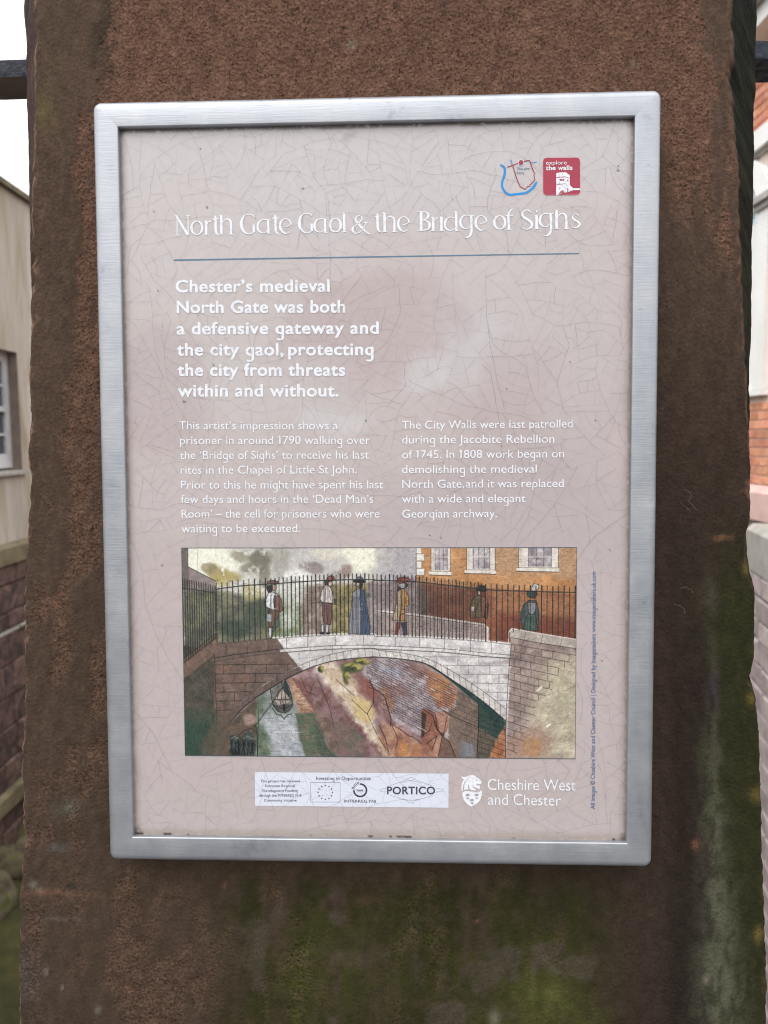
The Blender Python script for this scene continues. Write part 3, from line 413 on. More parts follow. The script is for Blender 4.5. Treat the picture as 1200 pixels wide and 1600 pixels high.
    col = mix(col, A(48, 51, 28) * np.ones_like(col), rs * (.8 + .3 * (streak - .5)))
    Ul = U + 22 * (wu - .5) - .04 * (V - 1300)
    lich = np.exp(-((Ul - 1120) / (12 + .05 * np.clip(V - 1100, 0, 500))) ** 2) * sstep(950, 1480, V) + .3 * np.exp(-((Ul - 1128) / 8) ** 2) * sstep(780, 900, V)
    col = mix(col, A(98, 98, 82) * np.ones_like(col), np.clip(lich, 0, 1) * (.5 + .5 * sstep(.35, .6, fine)) * .68)
    # small lichens and knocks
    for _ in range(26):
        cx, cy = PR.uniform(40, 1170), PR.uniform(0, 1600); r_ = PR.uniform(2.5, 7)
        col = mix(col, (A(128, 122, 108) if PR.random() < .5 else A(120, 84, 68)) * np.ones_like(col), .7 * np.exp(-(((U - cx) / r_) ** 2 + ((V - cy) / (r_ * PR.uniform(.5, 2.2))) ** 2)))
    for cx, cy, rx, ry, c_, k_ in ((70, 165, 18, 26, (104, 94, 56), .45), (105, 1245, 22, 16, (96, 98, 86), .5), (92, 1310, 14, 8, (104, 106, 104), .5), (85, 1383, 70, 6, (118, 90, 72), .7), (116, 1371, 10, 4, (46, 48, 50), .7), (40, 1520, 26, 40, (80, 78, 78), .5),
                                   (90, 1425, 40, 3, (104, 94, 86), .6), (87, 920, 5, 20, (140, 106, 84), .5), (1130, 815, 14, 4, (124, 92, 66), .8), (535, 1390, 14, 6, (88, 58, 66), .6), (580, 1387, 20, 9, (86, 66, 54), .6), (560, 1480, 60, 14, (92, 78, 68), .4), (660, 1500, 6, 30, (92, 82, 74), .4), (860, 1540, 45, 40, (92, 94, 50), .5),
                                   (1118, 1045, 10, 22, (60, 44, 62), .5), (1090, 1290, 5, 8, (120, 84, 66), .7), (705, 12, 14, 10, (70, 56, 50), .7)):
        g_ = np.exp(-(((U + 4 * (wu - .5) - cx) / rx) ** 2 + ((V + 6 * (wv - .5) - cy) / ry) ** 2))
        col = mix(col, A(*c_) * np.ones_like(col), k_ * g_ * (.6 + .8 * fine))
    # fresh stone on the worn edges
    for side, e, xe, c_ in ((0, f0, xl, (142, 112, 96)), (1, f1, xr, (116, 86, 68))):
        d = np.abs(X - xe[:, None]); w_ = .0004 + .009 * sstep(.5, .8, fbm(n, 1, 110, 1, PR, 4))
        kk = np.clip(1 - d / w_, 0, 1) * sstep(.42, .62, fbm(n, m, 220, 110, PR, 3))
        if side: kk = kk * (1 - .75 * sstep(700, 900, V))
        col = mix(col, A(*c_) * np.ones_like(col), kk)
    for cx, cy, rx, ry in ((1168, 860, 6, 10), (1176, 1062, 8, 9), (1184, 1210, 10, 12), (1186, 1430, 7, 14)):
        col = mix(col, A(112, 96, 52) * np.ones_like(col), .7 * np.exp(-(((U - cx) / rx) ** 2 + ((V - cy) / ry) ** 2)))
    # the splays: reddish on the left, dark moss on the right
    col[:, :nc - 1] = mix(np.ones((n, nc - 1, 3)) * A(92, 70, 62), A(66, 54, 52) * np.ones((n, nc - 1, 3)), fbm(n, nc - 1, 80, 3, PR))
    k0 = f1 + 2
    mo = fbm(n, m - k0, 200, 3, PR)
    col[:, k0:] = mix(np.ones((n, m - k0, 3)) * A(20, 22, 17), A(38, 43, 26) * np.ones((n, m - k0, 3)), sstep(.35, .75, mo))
    col = np.clip(.74 * col * (1 + .5 * (fine[..., None] - .5)), 0, 1)
    crust = red.copy(); crust[:, :f0 + 2] = 0; crust[:, f1 - 1:] = 0
    Y += .0007 * crust
    rgh = np.clip(.22 + .85 * red + .25 * (patch - .5), 0, 1); rgh[:, :f0] = .6; rgh[:, f1:] = .5
    col = np.concatenate([col, rgh[..., None]], -1)
    me = grid_mesh('stone_shaft', X, Y, Z + 1.5217, col)
    return me

def stone_material():
    m = mat('red_sandstone_weathered', rough=.95, spec=.08)
    at = N(m, 'ShaderNodeAttribute', attribute_name='print')
    tc = N(m, 'ShaderNodeTexCoord')
    n1 = N(m, 'ShaderNodeTexNoise', i_Scale=620., i_Detail=4., i_Roughness=.65)
    n2 = N(m, 'ShaderNodeTexNoise', i_Scale=170., i_Detail=5., i_Roughness=.7)
    n3 = N(m, 'ShaderNodeTexNoise', i_Scale=45., i_Detail=4., i_Roughness=.6)
    for n_ in (n1, n2, n3): L(m, tc.outputs['Object'], n_.inputs['Vector'])
    r1 = N(m, 'ShaderNodeMapRange', i_From_Min=.3, i_From_Max=.7, i_To_Min=.62, i_To_Max=1.38); L(m, n1.outputs[0], r1.inputs[0])
    r2 = N(m, 'ShaderNodeMapRange', i_From_Min=.3, i_From_Max=.7, i_To_Min=.74, i_To_Max=1.26); L(m, n2.outputs[0], r2.inputs[0])
    mq = N(m, 'ShaderNodeMath', operation='MULTIPLY'); L(m, r1.outputs[0], mq.inputs[0]); L(m, r2.outputs[0], mq.inputs[1])
    am = N(m, 'ShaderNodeMapRange', i_To_Min=.3, i_To_Max=1.05); L(m, at.outputs['Alpha'], am.inputs[0])      # smooth crust, rough bare stone
    mu = N(m, 'ShaderNodeMix', data_type='FLOAT'); mu.inputs[2].default_value = 1.; L(m, am.outputs[0], mu.inputs[0]); mu.clamp_factor = False; L(m, mq.outputs[0], mu.inputs[3])
    vm = N(m, 'ShaderNodeVectorMath', operation='SCALE'); L(m, at.outputs['Color'], vm.inputs[0]); L(m, mu.outputs[0], vm.inputs['Scale'])
    pk = N(m, 'ShaderNodeTexNoise', i_Scale=850., i_Detail=2., i_Roughness=.5); L(m, tc.outputs['Object'], pk.inputs['Vector'])
    pr = N(m, 'ShaderNodeMapRange', i_From_Min=.32, i_From_Max=.42, i_To_Max=1.); L(m, pk.outputs[0], pr.inputs[0])
    pd = N(m, 'ShaderNodeMapRange', i_To_Min=.85, i_To_Max=.3); L(m, at.outputs['Alpha'], pd.inputs[0]); L(m, pd.outputs[0], pr.inputs['To Min'])
    v2 = N(m, 'ShaderNodeVectorMath', operation='SCALE'); L(m, vm.outputs[0], v2.inputs[0]); L(m, pr.outputs[0], v2.inputs['Scale'])
    L(m, v2.outputs[0], P(m).inputs['Base Color'])
    # pecked tooling: fine pits plus broad grain
    vo = N(m, 'ShaderNodeTexVoronoi', i_Scale=420.); L(m, tc.outputs['Object'], vo.inputs['Vector'])
    a1 = N(m, 'ShaderNodeMath', operation='MULTIPLY_ADD'); a1.inputs[1].default_value = .6; L(m, vo.outputs['Distance'], a1.inputs[0]); L(m, n2.outputs[0], a1.inputs[2])
    a2 = N(m, 'ShaderNodeMath', operation='ADD'); L(m, a1.outputs[0], a2.inputs[0]); L(m, n3.outputs[0], a2.inputs[1])
    a3 = N(m, 'ShaderNodeMath', operation='MULTIPLY_ADD'); a3.inputs[1].default_value = .5; L(m, n1.outputs[0], a3.inputs[0]); L(m, a2.outputs[0], a3.inputs[2])
    bp = N(m, 'ShaderNodeBump'); bp.inputs['Distance'].default_value = .0013; L(m, am.outputs[0], bp.inputs['Strength'])
    L(m, a3.outputs[0], bp.inputs['Height']); L(m, bp.outputs[0], P(m).inputs['Normal'])
    return m

M_STONE = stone_material()
pl_root = empty('stone_pillar', FACE @ Matrix.Translation((0, STONE_Y, -1.5217)))
tag(pl_root, 'weathered red sandstone pillar with green algae carrying the information panel', 'pillar')
link('shaft', pillar(), M_STONE, pl_root)
mb = MB()
mb.box(-.30, .30, -.05, .41, 2.47, 2.60, j=.004); mb.box(-.26, .26, -.02, .37, 2.602, 2.66, j=.004)
mb.build('cap_stone', noisy('capstone_sandstone', [(.3, S(84, 66, 58)), (.7, S(120, 92, 78))], 14, bump=.5, bscale=120), pl_root)

# old spider threads caught on the rough stone right of the sign
q = MB()
for cx, cz, n_, s_ in ((.1885, -.008, 3, .009), (.1865, -.060, 2, .010)):
    for _ in range(n_):
        x, z = cx + random.uniform(-.006, .006), cz + random.uniform(-.012, .012); a = random.gauss(1.45, .5); pts = []
        for k in range(9): pts.append((x, z)); a += random.gauss(0, .35); x += s_ / 8 * math.cos(a); z += s_ / 8 * math.sin(a)
        for (x0, z0), (x1, z1) in zip(pts[:-1], pts[1:]):
            l = math.hypot(x1 - x0, z1 - z0); nx, nz = -(z1 - z0) / l * .00004, (x1 - x0) / l * .00004
            q.add([(x0 + nx, -.0024, z0 + nz + 1.5217), (x0 - nx, -.0024, z0 - nz + 1.5217), (x1 - nx, -.0024, z1 - nz + 1.5217), (x1 + nx, -.0024, z1 + nz + 1.5217)], [(0, 1, 2, 3)])
o = q.build('spider_threads', mat('pale_thread', S(140, 132, 124), .7), pl_root); o['kind'] = 'stuff'

# ============================================================ THE INFORMATION SIGN
sign = empty('information_sign', FACE)
tag(sign, 'metal framed heritage information panel with crackled beige face on the stone pillar', 'sign')

def metal_material():
    m = mat('brushed_aluminium', S(185, 192, 205), .5, .72)
    tc = N(m, 'ShaderNodeTexCoord')
    mp = N(m, 'ShaderNodeMapping'); mp.inputs['Scale'].default_value = (60, 60, 900); L(m, tc.outputs['Object'], mp.inputs[0])
    n1 = N(m, 'ShaderNodeTexNoise', i_Scale=1., i_Detail=4.); L(m, mp.outputs[0], n1.inputs['Vector'])
    n2 = N(m, 'ShaderNodeTexNoise', i_Scale=34., i_Detail=8., i_Roughness=.72); L(m, tc.outputs['Object'], n2.inputs['Vector'])
    n3 = N(m, 'ShaderNodeTexNoise', i_Scale=260., i_Detail=3., i_Roughness=.6); L(m, tc.outputs['Object'], n3.inputs['Vector'])
    rr = N(m, 'ShaderNodeMapRange', i_From_Min=.3, i_From_Max=.7, i_To_Min=.38, i_To_Max=.52); L(m, n2.outputs[0], rr.inputs[0]); L(m, rr.outputs[0], P(m).inputs['Roughness'])
    c1 = ramp(m, n2.outputs[0], [(.24, S(118, 120, 124)), (.40, S(158, 161, 167)), (.60, S(170, 172, 176)), (.78, S(190, 192, 195))])
    c2 = ramp(m, n3.outputs[0], [(.25, (.35, .33, .31)), (.30, (1, 1, 1))])
    mx = N(m, 'ShaderNodeMix', data_type='RGBA', blend_type='MULTIPLY'); mx.inputs['Factor'].default_value = .7
    L(m, c1.outputs[0], mx.inputs['A']); L(m, c2.outputs[0], mx.inputs['B']); L(m, mx.outputs['Result'], P(m).inputs['Base Color'])
    bp = N(m, 'ShaderNodeBump'); bp.inputs['Strength'].default_value = .3; bp.inputs['Distance'].default_value = .0003
    L(m, n1.outputs[0], bp.inputs['Height']); L(m, bp.outputs[0], P(m).inputs['Normal'])
    return m
M_METAL = metal_material()
PD = .0035                                     # the printed face lies 3.5 mm behind the front of the frame
OW, OH, IW, IH = .1640, .2262, .1485, .2106    # half sizes, outside and opening

def frame_mesh():
    prof = [(0, .0215, 0)]
    rb = .0046
    prof += [(0, rb + .001, 0)]
    for k in range(7):
        a = R(90 * k / 6); prof.append((rb * (1 - math.cos(a)), rb * (1 - math.sin(a)), 1))
    bw = OW - IW
    prof += [(bw - .0009, 0, 1), (bw - .0004, .0001, 1), (bw - .0001, .0004, 1), (bw, .0009, 1), (bw, PD + .002, 1)]
    nseg = 8
    V_, F_ = [], []
    for ins, d, _ in prof:
        hx, hy = OW - ins, OH - ins; r_ = max(.0052 - ins, .0002)
        ring = []
        for cx, cy, a0 in ((1, 1, 0), (-1, 1, 90), (-1, -1, 180), (1, -1, 270)):
            for k in range(nseg + 1):
                a = R(a0 + 90 * k / nseg)
                ring.append((cx * (hx - r_) + r_ * math.cos(a), d, cy * (hy - r_) + r_ * math.sin(a)))
        V_ += ring
    n = 4 * (nseg + 1)
    for i in range(len(prof) - 1):
        for k in range(n): F_.append((i * n + k, i * n + (k + 1) % n, (i + 1) * n + (k + 1) % n, (i + 1) * n + k))
    me = bpy.data.meshes.new('frame'); me.from_pydata(V_, [], F_)
    me.polygons.foreach_set('use_smooth', [True] * len(F_)); me.update()
    return me
frame = link('frame', frame_mesh(), M_METAL, sign)
mb = MB(); mb.box(-.155, .155, .0065, .0225, -.217, .217)
mb.build('backing_board', mat('sign_backing', S(90, 90, 92), .6), sign)

# ---------- the printed face
def PX(x): return x / 1000 - .1485
def PZ(y): return .2106 - y / 1000

def face_colours(n, m):
    X, Y = np.meshgrid(np.linspace(-1, 298, m), np.linspace(-1, 422.2, n))
    rg = np.random.default_rng(3)
    w1, w2 = fbm(n, m, 14, 10, rg, 5), fbm(n, m, 14, 10, rg, 5)
    Xw, Yw = X + 26 * (w1 - .5), Y + 26 * (w2 - .5)
    A = lambda *c: np.array(lin(c))
    base = np.ones((n, m, 3)) * A(196, 184, 182)
    def mix(c, k): nonlocal base; base = base * (1 - k[..., None]) + A(*c) * k[..., None]
    def bl(cx, cy, rx, ry, soft=.25, rot=0):
        c_, s_ = math.cos(R(rot)), math.sin(R(rot))
        dx, dy = Xw - cx, Yw - cy
        q = np.sqrt(((dx * c_ + dy * s_) / rx) ** 2 + ((-dx * s_ + dy * c_) / ry) ** 2)
        return 1 - sstep(1 - soft, 1 + soft, q)
    grain = fbm(n, m, 60, 44, rg, 4)
    # pale top: glossy reflection painted in; then pale, warmer and darker washes (the watercolour ground of the print)
    mix((203, 196, 197), 1 - sstep(60, 130, Yw + .2 * X))
    mix((201, 193, 190), .7 * bl(40, 90, 60, 70, .5))
    mix((187, 172, 171), .8 * bl(150, 118, 62, 34, .2, -14))
    mix((186, 171, 171), .75 * bl(250, 150, 52, 62, .35))
    mix((186, 172, 172), .7 * bl(20, 150, 26, 36, .3))
    mix((185, 172, 173), .8 * bl(230, 225, 75, 36, .4))
    mix((187, 174, 174), .55 * sstep(190, 260, Yw))
    mix((201, 195, 195), .55 * bl(222, 96, 34, 44, .6, 12))
    mix((203, 198, 199), .5 * bl(206, 132, 15, 26, .45, 8))
    mix((186, 172, 173), .5 * bl(198, 108, 6, 16, .5, -20))
    mix((206, 202, 203), .65 * bl(182, 142, 14, 12, .4))
    mix((200, 193, 192), .5 * bl(270, 120, 26, 60, .6))
    mix((200, 194, 192), .5 * bl(95, 150, 52, 26, .4, 8))
    mix((206, 202, 202), .65 * bl(125, 171, 22, 9, .35))
    mix((199, 190, 188), .4 * bl(60, 215, 60, 22, .5))
    mix((192, 182, 180), .5 * sstep(385, 420, Yw))
    base *= (1 + .05 * (grain[..., None] - .5))
    # small stain near the top, darker edges under the frame lip
    mix((170, 158, 150), .5 * bl(136, 7.5, 3.2, 3.4, .5))
    e = np.minimum(np.minimum(X, 297 - X), 421.2 - Y)
    g2 = fbm(n, m, 210, 150, rg, 3); g3 = fbm(n, m, 26, 18, rg, 4)
    mix((120, 104, 92), .75 * (1 - sstep(.3, 2.0, e + 1.6 * (g3 - .5))) * sstep(.3, .6, g2 + .1))
    mix((158, 144, 136), .5 * (1 - sstep(.5, 5.5, e + 4 * (g3 - .5))))
    mix((96, 82, 72), .8 * (1 - sstep(.6, 2.6, Y + 2.2 * (g3 - .5))) * sstep(.3, .5, g2 + .1))
    lowband = (1 - sstep(1.5, 6.5, 421.2 - Y + 2 * (g3 - .5)))
    mix((170, 158, 150), .55 * lowband)
    mix((40, 32, 28), .95 * (1 - sstep(.2, 1.3, 421 - Y)) * sstep(.60, .68, fbm(n, m, 60, 50, rg, 3)))
    for cx, cy in ((0, 0), (297, 0), (0, 421), (297, 421)):
        d = np.hypot(X - cx, Y - cy)
        mix((60, 50, 44), .75 * (1 - sstep(1, 6, d + 5 * (g2 - .5))))
    for x, y, r_ in ((50.5, 45.3, .7), (107, 35.4, .6), (19, 47, .4), (53, 137, .6), (35, 158.4, .9), (47.4, 11.5, .5), (288.7, 28.6, .8), (289, 26, .4), (277, 171, .4), (187, 239.5, .5), (180.5, 238, .4), (143, 170.5, .6), (62, 181.4, .7), (92, 208.5, .5), (113, 226.2, .6), (20, 256, .6), (286, 247, .5), (282, 313, .4), (225.5, 152.4, .5), (20.8, 93, .4), (262, 137, .4)):
        mix((52, 44, 40), .9 * (1 - sstep(.5 * r_, 1.0 * r_ + .25, np.hypot(X - x, Y - y))))
    return X, Y, np.clip(base * .79, 0, 1)

def print_material(name, rough=.42, spec=.35):
    m = mat(name, rough=rough, spec=spec)
    at = N(m, 'ShaderNodeAttribute', attribute_name='print')
    tc = N(m, 'ShaderNodeTexCoord'); n1 = N(m, 'ShaderNodeTexNoise', i_Scale=240., i_Detail=4.); L(m, tc.outputs['Object'], n1.inputs['Vector'])
    r1 = N(m, 'ShaderNodeMapRange', i_From_Min=.3, i_From_Max=.7, i_To_Min=.975, i_To_Max=1.025); L(m, n1.outputs[0], r1.inputs[0])
    vm = N(m, 'ShaderNodeVectorMath', operation='SCALE'); L(m, at.outputs['Color'], vm.inputs[0]); L(m, r1.outputs[0], vm.inputs['Scale'])
    L(m, vm.outputs[0], P(m).inputs['Base Color'])
    bp = N(m, 'ShaderNodeBump'); bp.inputs['Strength'].default_value = .06; bp.inputs['Distance'].default_value = .0004
    L(m, n1.outputs[0], bp.inputs['Height']); L(m, bp.outputs[0], P(m).inputs['Normal'])
    return m
X_, Y_, col_ = face_colours(500, 360)
panel = link('panel', grid_mesh('panel', PX(X_), np.full(X_.shape, PD), PZ(Y_), col_, flip=False), print_material('crackled_print'), sign)

INK_K = .78                                     # printed inks have faded: albedo below that of fresh white
def ink(name, c, rough=.45): return mat(name, tuple(v * INK_K for v in S(*c)), rough, spec=.35)
K_WHITE = ink('white_ink', (242, 244, 250)); K_BLUE = ink('steel_blue_ink', (92, 128, 152)); K_CREDIT = ink('blue_grey_ink', (92, 122, 158))
K_RED = ink('crimson_ink', (176, 56, 80)); K_MAPRED = ink('brick_red_ink', (166, 62, 74)); K_RIVER = ink('river_blue_ink', (34, 148, 222)); K_NAVY = ink('navy_ink', (66, 70, 92))
K_PAPER = ink('white_label_paper', (224, 228, 240)); K_CRACK = ink('crack_dirt', (124, 112, 110), .8); K_PINK = ink('pink_outline_ink', (226, 170, 176)); K_TAUPE = ink('taupe_ink', (176, 164, 170)); K_MAPTEXT = ink('faded_blue_ink', (132, 158, 178)); K_STRIPE = ink('picture_border_ink', (70, 84, 96))
LY = [0.0]
def layer(k): return PD - .00008 - .00006 * k       # print layers, a few hundredths of a millimetre apart

# ---------- lettering from Blender's own built-in face
GL = {}
def glyph(ch):
    if ch in GL: return GL[ch]
    def splines(s):
        c = bpy.data.curves.new('g', 'FONT'); c.body = s; c.size = 1
        ob = bpy.data.objects.new('g', c); C.objects.link(ob)
        dg = bpy.context.evaluated_depsgraph_get()
        cu = ob.to_curve(dg, apply_modifiers=False)
        out = [[(tuple(p.co[:2]), tuple(p.handle_left[:2]), tuple(p.handle_right[:2])) for p in s_.bezier_points] for s_ in cu.splines]
        bpy.data.objects.remove(ob); bpy.data.curves.remove(c)
        return out
    def xr(sp): 
        a = [p[0][0] for s_ in sp for p in s_]; return min(a), max(a)
    base = splines('H' + ch + 'H'); hh = splines('HH')
    adv = (xr(base)[1] - xr(hh)[1])
    GL[ch] = (splines(ch) if ch != ' ' else [], adv); return GL[ch]

CAPH = None
GM = {}
def glyph_mesh(ch, off):
    """filled outline of one character at size 10, thickened by `off` cap heights"""
    key = (ch, round(off, 4))
    if key in GM: return GM[key]
    sp, _ = glyph(ch)
    cu = bpy.data.curves.new('glyph', 'CURVE'); cu.dimensions = '2D'; cu.fill_mode = 'BOTH'; cu.resolution_u = 8; cu.offset = min(off, 0) * CAPH * 10
    for s_ in sp:
        b = cu.splines.new('BEZIER'); b.bezier_points.add(len(s_) - 1); b.use_cyclic_u = True; b.resolution_u = 8
        for q, (co, hl, hr) in zip(b.bezier_points, s_):
            q.handle_left_type = q.handle_right_type = 'FREE'
            q.co = (co[0] * 10, co[1] * 10, 0); q.handle_left = (hl[0] * 10, hl[1] * 10, 0); q.handle_right = (hr[0] * 10, hr[1] * 10, 0)
    ob = bpy.data.objects.new('glyph', cu); C.objects.link(ob)
    dg = bpy.context.evaluated_depsgraph_get(); dg.update()
    tmp = bpy.data.meshes.new_from_object(ob.evaluated_get(dg))
    V_, F_ = [(v.co.x / 10, v.co.y / 10, 0.) for v in tmp.vertices], [tuple(p.vertices) for p in tmp.polygons]
    if off > 0:                                      # heavier weights: a ribbon along every contour
        for s_ in sp:
            path = []
            for (c0, _, r0), (c1, l1, _) in zip(s_, s_[1:] + s_[:1]):
                straight = abs((r0[0] - c0[0]) * (c1[1] - c0[1]) - (r0[1] - c0[1]) * (c1[0] - c0[0])) < 1e-5 and abs((l1[0] - c0[0]) * (c1[1] - c0[1]) - (l1[1] - c0[1]) * (c1[0] - c0[0])) < 1e-5
                for t in ((0,) if straight else (0, .2, .4, .6, .8)):
                    u_ = 1 - t; path.append(tuple(u_ ** 3 * c0[i] + 3 * u_ * u_ * t * r0[i] + 3 * u_ * t * t * l1[i] + t ** 3 * c1[i] for i in (0, 1)))
            w = 2 * off * CAPH
            for k in range(len(path)):               # short overlapping pieces keep the corners square
                a, b = path[k], path[(k + 1) % len(path)]; dx, dy = b[0] - a[0], b[1] - a[1]; l = math.hypot(dx, dy)
                if l < 1e-6: continue
                ex_, ey_ = dx / l * w / 2, dy / l * w / 2
                strip(V_, F_, [(a[0] - ex_ * .8, a[1] - ey_ * .8), (b[0] + ex_ * .8, b[1] + ey_ * .8)], [w, w], .00001 + .000004 * (k % 3))
    GM[key] = (V_, F_)
    bpy.data.objects.remove(ob); bpy.data.curves.remove(cu); bpy.data.meshes.remove(tmp)
    return GM[key]

def lettering(text, x0, y0, x1, y1, cap, mat_, name='text_line', off=0., space=0., lay=2, sub_g=True):
    """one printed line from (x0, y0) to (x1, y1) in panel millimetres, capitals `cap` mm high"""
    global CAPH
    if CAPH is None:
        g, _ = glyph('H'); ys = [p[0][1] for s_ in g for p in s_]; CAPH = max(ys)
    x, put, lo, hi = 0, [], None, 0
    for ch in text:
        src = 'q' if (ch == 'g' and sub_g) else ('I' if ch == '1' and sub_g else ch)
        g, adv = glyph(src); k = 0
        if ch == '1' and sub_g: adv *= 1.55; k = adv * .20
        if ch == ',': adv += .15 if off > .02 else .06
        xs = [p[0][0] for s_ in g for p in s_]; ys = [p[0][1] for s_ in g for p in s_]
        if xs:
            lo = min(xs) + x + k if lo is None else lo; hi = max(xs) + x + k
            put.append((ch, src, x + k, min(xs), max(xs), min(ys), max(ys)))
        x += adv + space
    length = math.hypot(x1 - x0, y1 - y0)
    sx = length / (hi - lo); sy = cap / CAPH
    wst = .105 * cap + 2 * off * cap                  # stem weight for the added pieces
    V_, F_ = [], []
    for n_, (ch, src, dx, gx0, gx1, gy0, gy1) in enumerate(put):
        gv, gf = glyph_mesh(src, off); i = len(V_); z = .00001 * (n_ % 3)
        V_ += [((px + dx - lo) * sx, py * sy, z + pz) for px, py, pz in gv]; F_ += [tuple(i + j for j in f) for f in gf]
        A, B = (gx0 + dx - lo) * sx, (gx1 + dx - lo) * sx
        if ch == 'g' and sub_g:                      # hooked tail of the single-storey g
            yb = gy0 * sy - off * cap; w = wst
            # shorten the stem of the q by starting the hook inside it
            strip(V_, F_, [(B - w * .5 + off * cap * .5, yb + .05 * cap), (B - w * .5, yb - .02 * cap), (B - w * .62 - .06 * cap, yb - .085 * cap), ((A + B) / 2, yb - .11 * cap), (A + .08 * cap, yb - .08 * cap)], [w, w, w * .95, w * .9, w * .8], .00003)
        if ch == '1' and sub_g:
            yt = gy1 * sy; i = len(V_)
            V_ += [(A, yt, .00003), (A, yt - .14 * cap, .00003), (A - .2 * cap, yt - .22 * cap, .00003), (A - .2 * cap, yt - .12 * cap, .00003)]; F_.append((i, i + 3, i + 2, i + 1))
    ang = math.atan2(-(y1 - y0), x1 - x0); ca, sa = math.cos(ang), math.sin(ang)
    yl = layer(lay)
    P_ = [(PX(x0 + px * ca - py * sa), yl - z, PZ(y0 - (px * sa + py * ca))) for px, py, z in V_]
    me = bpy.data.meshes.new(name); me.from_pydata(P_, [], F_); me.update()
    return link(name, me, mat_, panel)

def strip(V_, F_, path, ws, z=0., closed=False):
    """a ribbon of varying width along a 2-D path"""
    n = len(path); i0 = len(V_)
    for k in range(n):
        a = path[(k - 1) % n] if (closed or k > 0) else path[k]; b = path[(k + 1) % n] if (closed or k < n - 1) else path[k]
        dx, dy = b[0] - a[0], b[1] - a[1]; l = math.hypot(dx, dy) or 1; nx, ny = -dy / l, dx / l; w = ws[k] / 2
        V_ += [(path[k][0] + nx * w, path[k][1] + ny * w, z), (path[k][0] - nx * w, path[k][1] - ny * w, z)]
    for k in range(n if closed else n - 1):
        a, b = i0 + 2 * k, i0 + 2 * ((k + 1) % n); F_.append((a, a + 1, b + 1, b))

def smooth_path(pts, closed, sub=5):
    """Catmull-Rom through (x, y, w)"""
    n = len(pts); out = []
    if n < 3: return list(pts)
    for k in range(n if closed else n - 1):
        p = [pts[(k + j) % n] if closed else pts[min(max(k + j, 0), n - 1)] for j in (-1, 0, 1, 2)]
        for s_ in range(sub):
            t = s_ / sub
            out.append(tuple(.5 * (2 * p[1][i] + (p[2][i] - p[0][i]) * t + (2 * p[0][i] - 5 * p[1][i] + 4 * p[2][i] - p[3][i]) * t * t + (3 * p[1][i] - p[0][i] - 3 * p[2][i] + p[3][i]) * t ** 3) for i in range(3)))
    if not closed: out.append(tuple(pts[-1]))
    return out

class Ink:
    """flat print shapes in panel millimetres, several inks in one mesh"""
    def __init__(s): s.V, s.F, s.m, s.k = [], [], [], 0
    def poly(s, pts, mi=0, lay=1.):
        from mathutils.geometry import tessellate_polygon
        i = len(s.V); s.V += [(PX(x), layer(lay), PZ(y)) for x, y in pts]
        for t in tessellate_polygon([[Vector((x, y, 0)) for x, y in pts]]): s.F.append(tuple(i + j for j in t)); s.m.append(mi)
    def line(s, pts, mi=0, lay=1., closed=False, smooth=False, w=None):
        s.k = (s.k + 1) % 8
        if w is not None: pts = [(p[0], p[1], w) for p in pts]
        if smooth: pts = smooth_path(pts, closed)
        v, f = [], []; strip(v, f, [(p[0], p[1]) for p in pts], [p[2] for p in pts], 0, closed)
        i = len(s.V); y = layer(lay) - .000006 * s.k
        s.V += [(PX(a), y, PZ(b)) for a, b, _ in v]; s.F += [tuple(i + j for j in q) for q in f]; s.m += [mi] * len(f)
    def disc(s, cx, cy, r_, mi=0, lay=1., n=14): s.poly([(cx + r_ * math.cos(6.2832 * k / n), cy + r_ * math.sin(6.2832 * k / n)) for k in range(n)], mi, lay)
    def build(s, name, mats, parent=None, label=None):
        me = bpy.data.meshes.new(name); me.from_pydata(s.V, [], s.F); me.polygons.foreach_set('material_index', s.m)
        me.update(); o = link(name, me, mats, parent or panel)
        if label: o['label'] = label
        return o

q = Ink()
for closed, pts in TITLE: q.line(pts, closed=closed, smooth=len(pts) > 3, lay=2)
q.build('title_lettering', [K_WHITE])
q = Ink(); q.poly(DIVIDER); q.build('divider_line', [K_BLUE])

STYLE = {'heading': (K_WHITE, .038, .035), 'body': (K_WHITE, .003, .0), 'label': (K_NAVY, 0, 0), 'label2': (K_NAVY, .004, .02), 'label3': (K_NAVY, .02, 0), 'portico': (K_NAVY, .03, .03),
         'council': (K_WHITE, -.004, .0), 'badge': (K_WHITE, 0, 0), 'badgeb': (K_WHITE, .04, .03), 'map': (K_MAPTEXT, .03, 0), 'credit': (K_CREDIT, .012, 0)}
for kind, s_, x0, y0, x1, y1, cap in TEXT:
    m_, off, spc = STYLE[kind]
    lettering(s_, x0, y0, x1, y1, cap, m_, 'text_line', off, spc, 3 if kind in ('label', 'label2', 'label3', 'portico', 'badge', 'badgeb') else 2, sub_g=kind in ('heading', 'body', 'credit', 'label2', 'label'))

# ---------- emblems
def rrect(pts, r_):
    """rounded version of a 4-corner polygon"""
    out = []
    for k in range(4):
        p, a, b = Vector(pts[k]), Vector(pts[k - 1]), Vector(pts[(k + 1) % 4])
        da, db = (a - p).normalized(), (b - p).normalized()
        for t in (0, .25, .5, .75, 1):
            s1, s2 = p + da * r_, p + db * r_
            out.append(tuple((1 - t) ** 2 * s1 + 2 * t * (1 - t) * p + t * t * s2))
    return out
q = Ink(); q.poly(rrect(BADGE, 2.2), 0, 1); q.poly(TOWER, 1, 2)
q.line([*rrect(BADGE, 2.2)], 2, 1.3, True, w=.22)
for p_ in TOWER_MARKS: q.poly(p_, 0, 3)
q.poly(SHELL, 0, 3); 
sx_, sy_ = SHELL[0]
for k in range(3, 6): q.line([(SHELL[0][0] + .3, SHELL[0][1] - .2), SHELL[k]], 2, 4, w=.16)
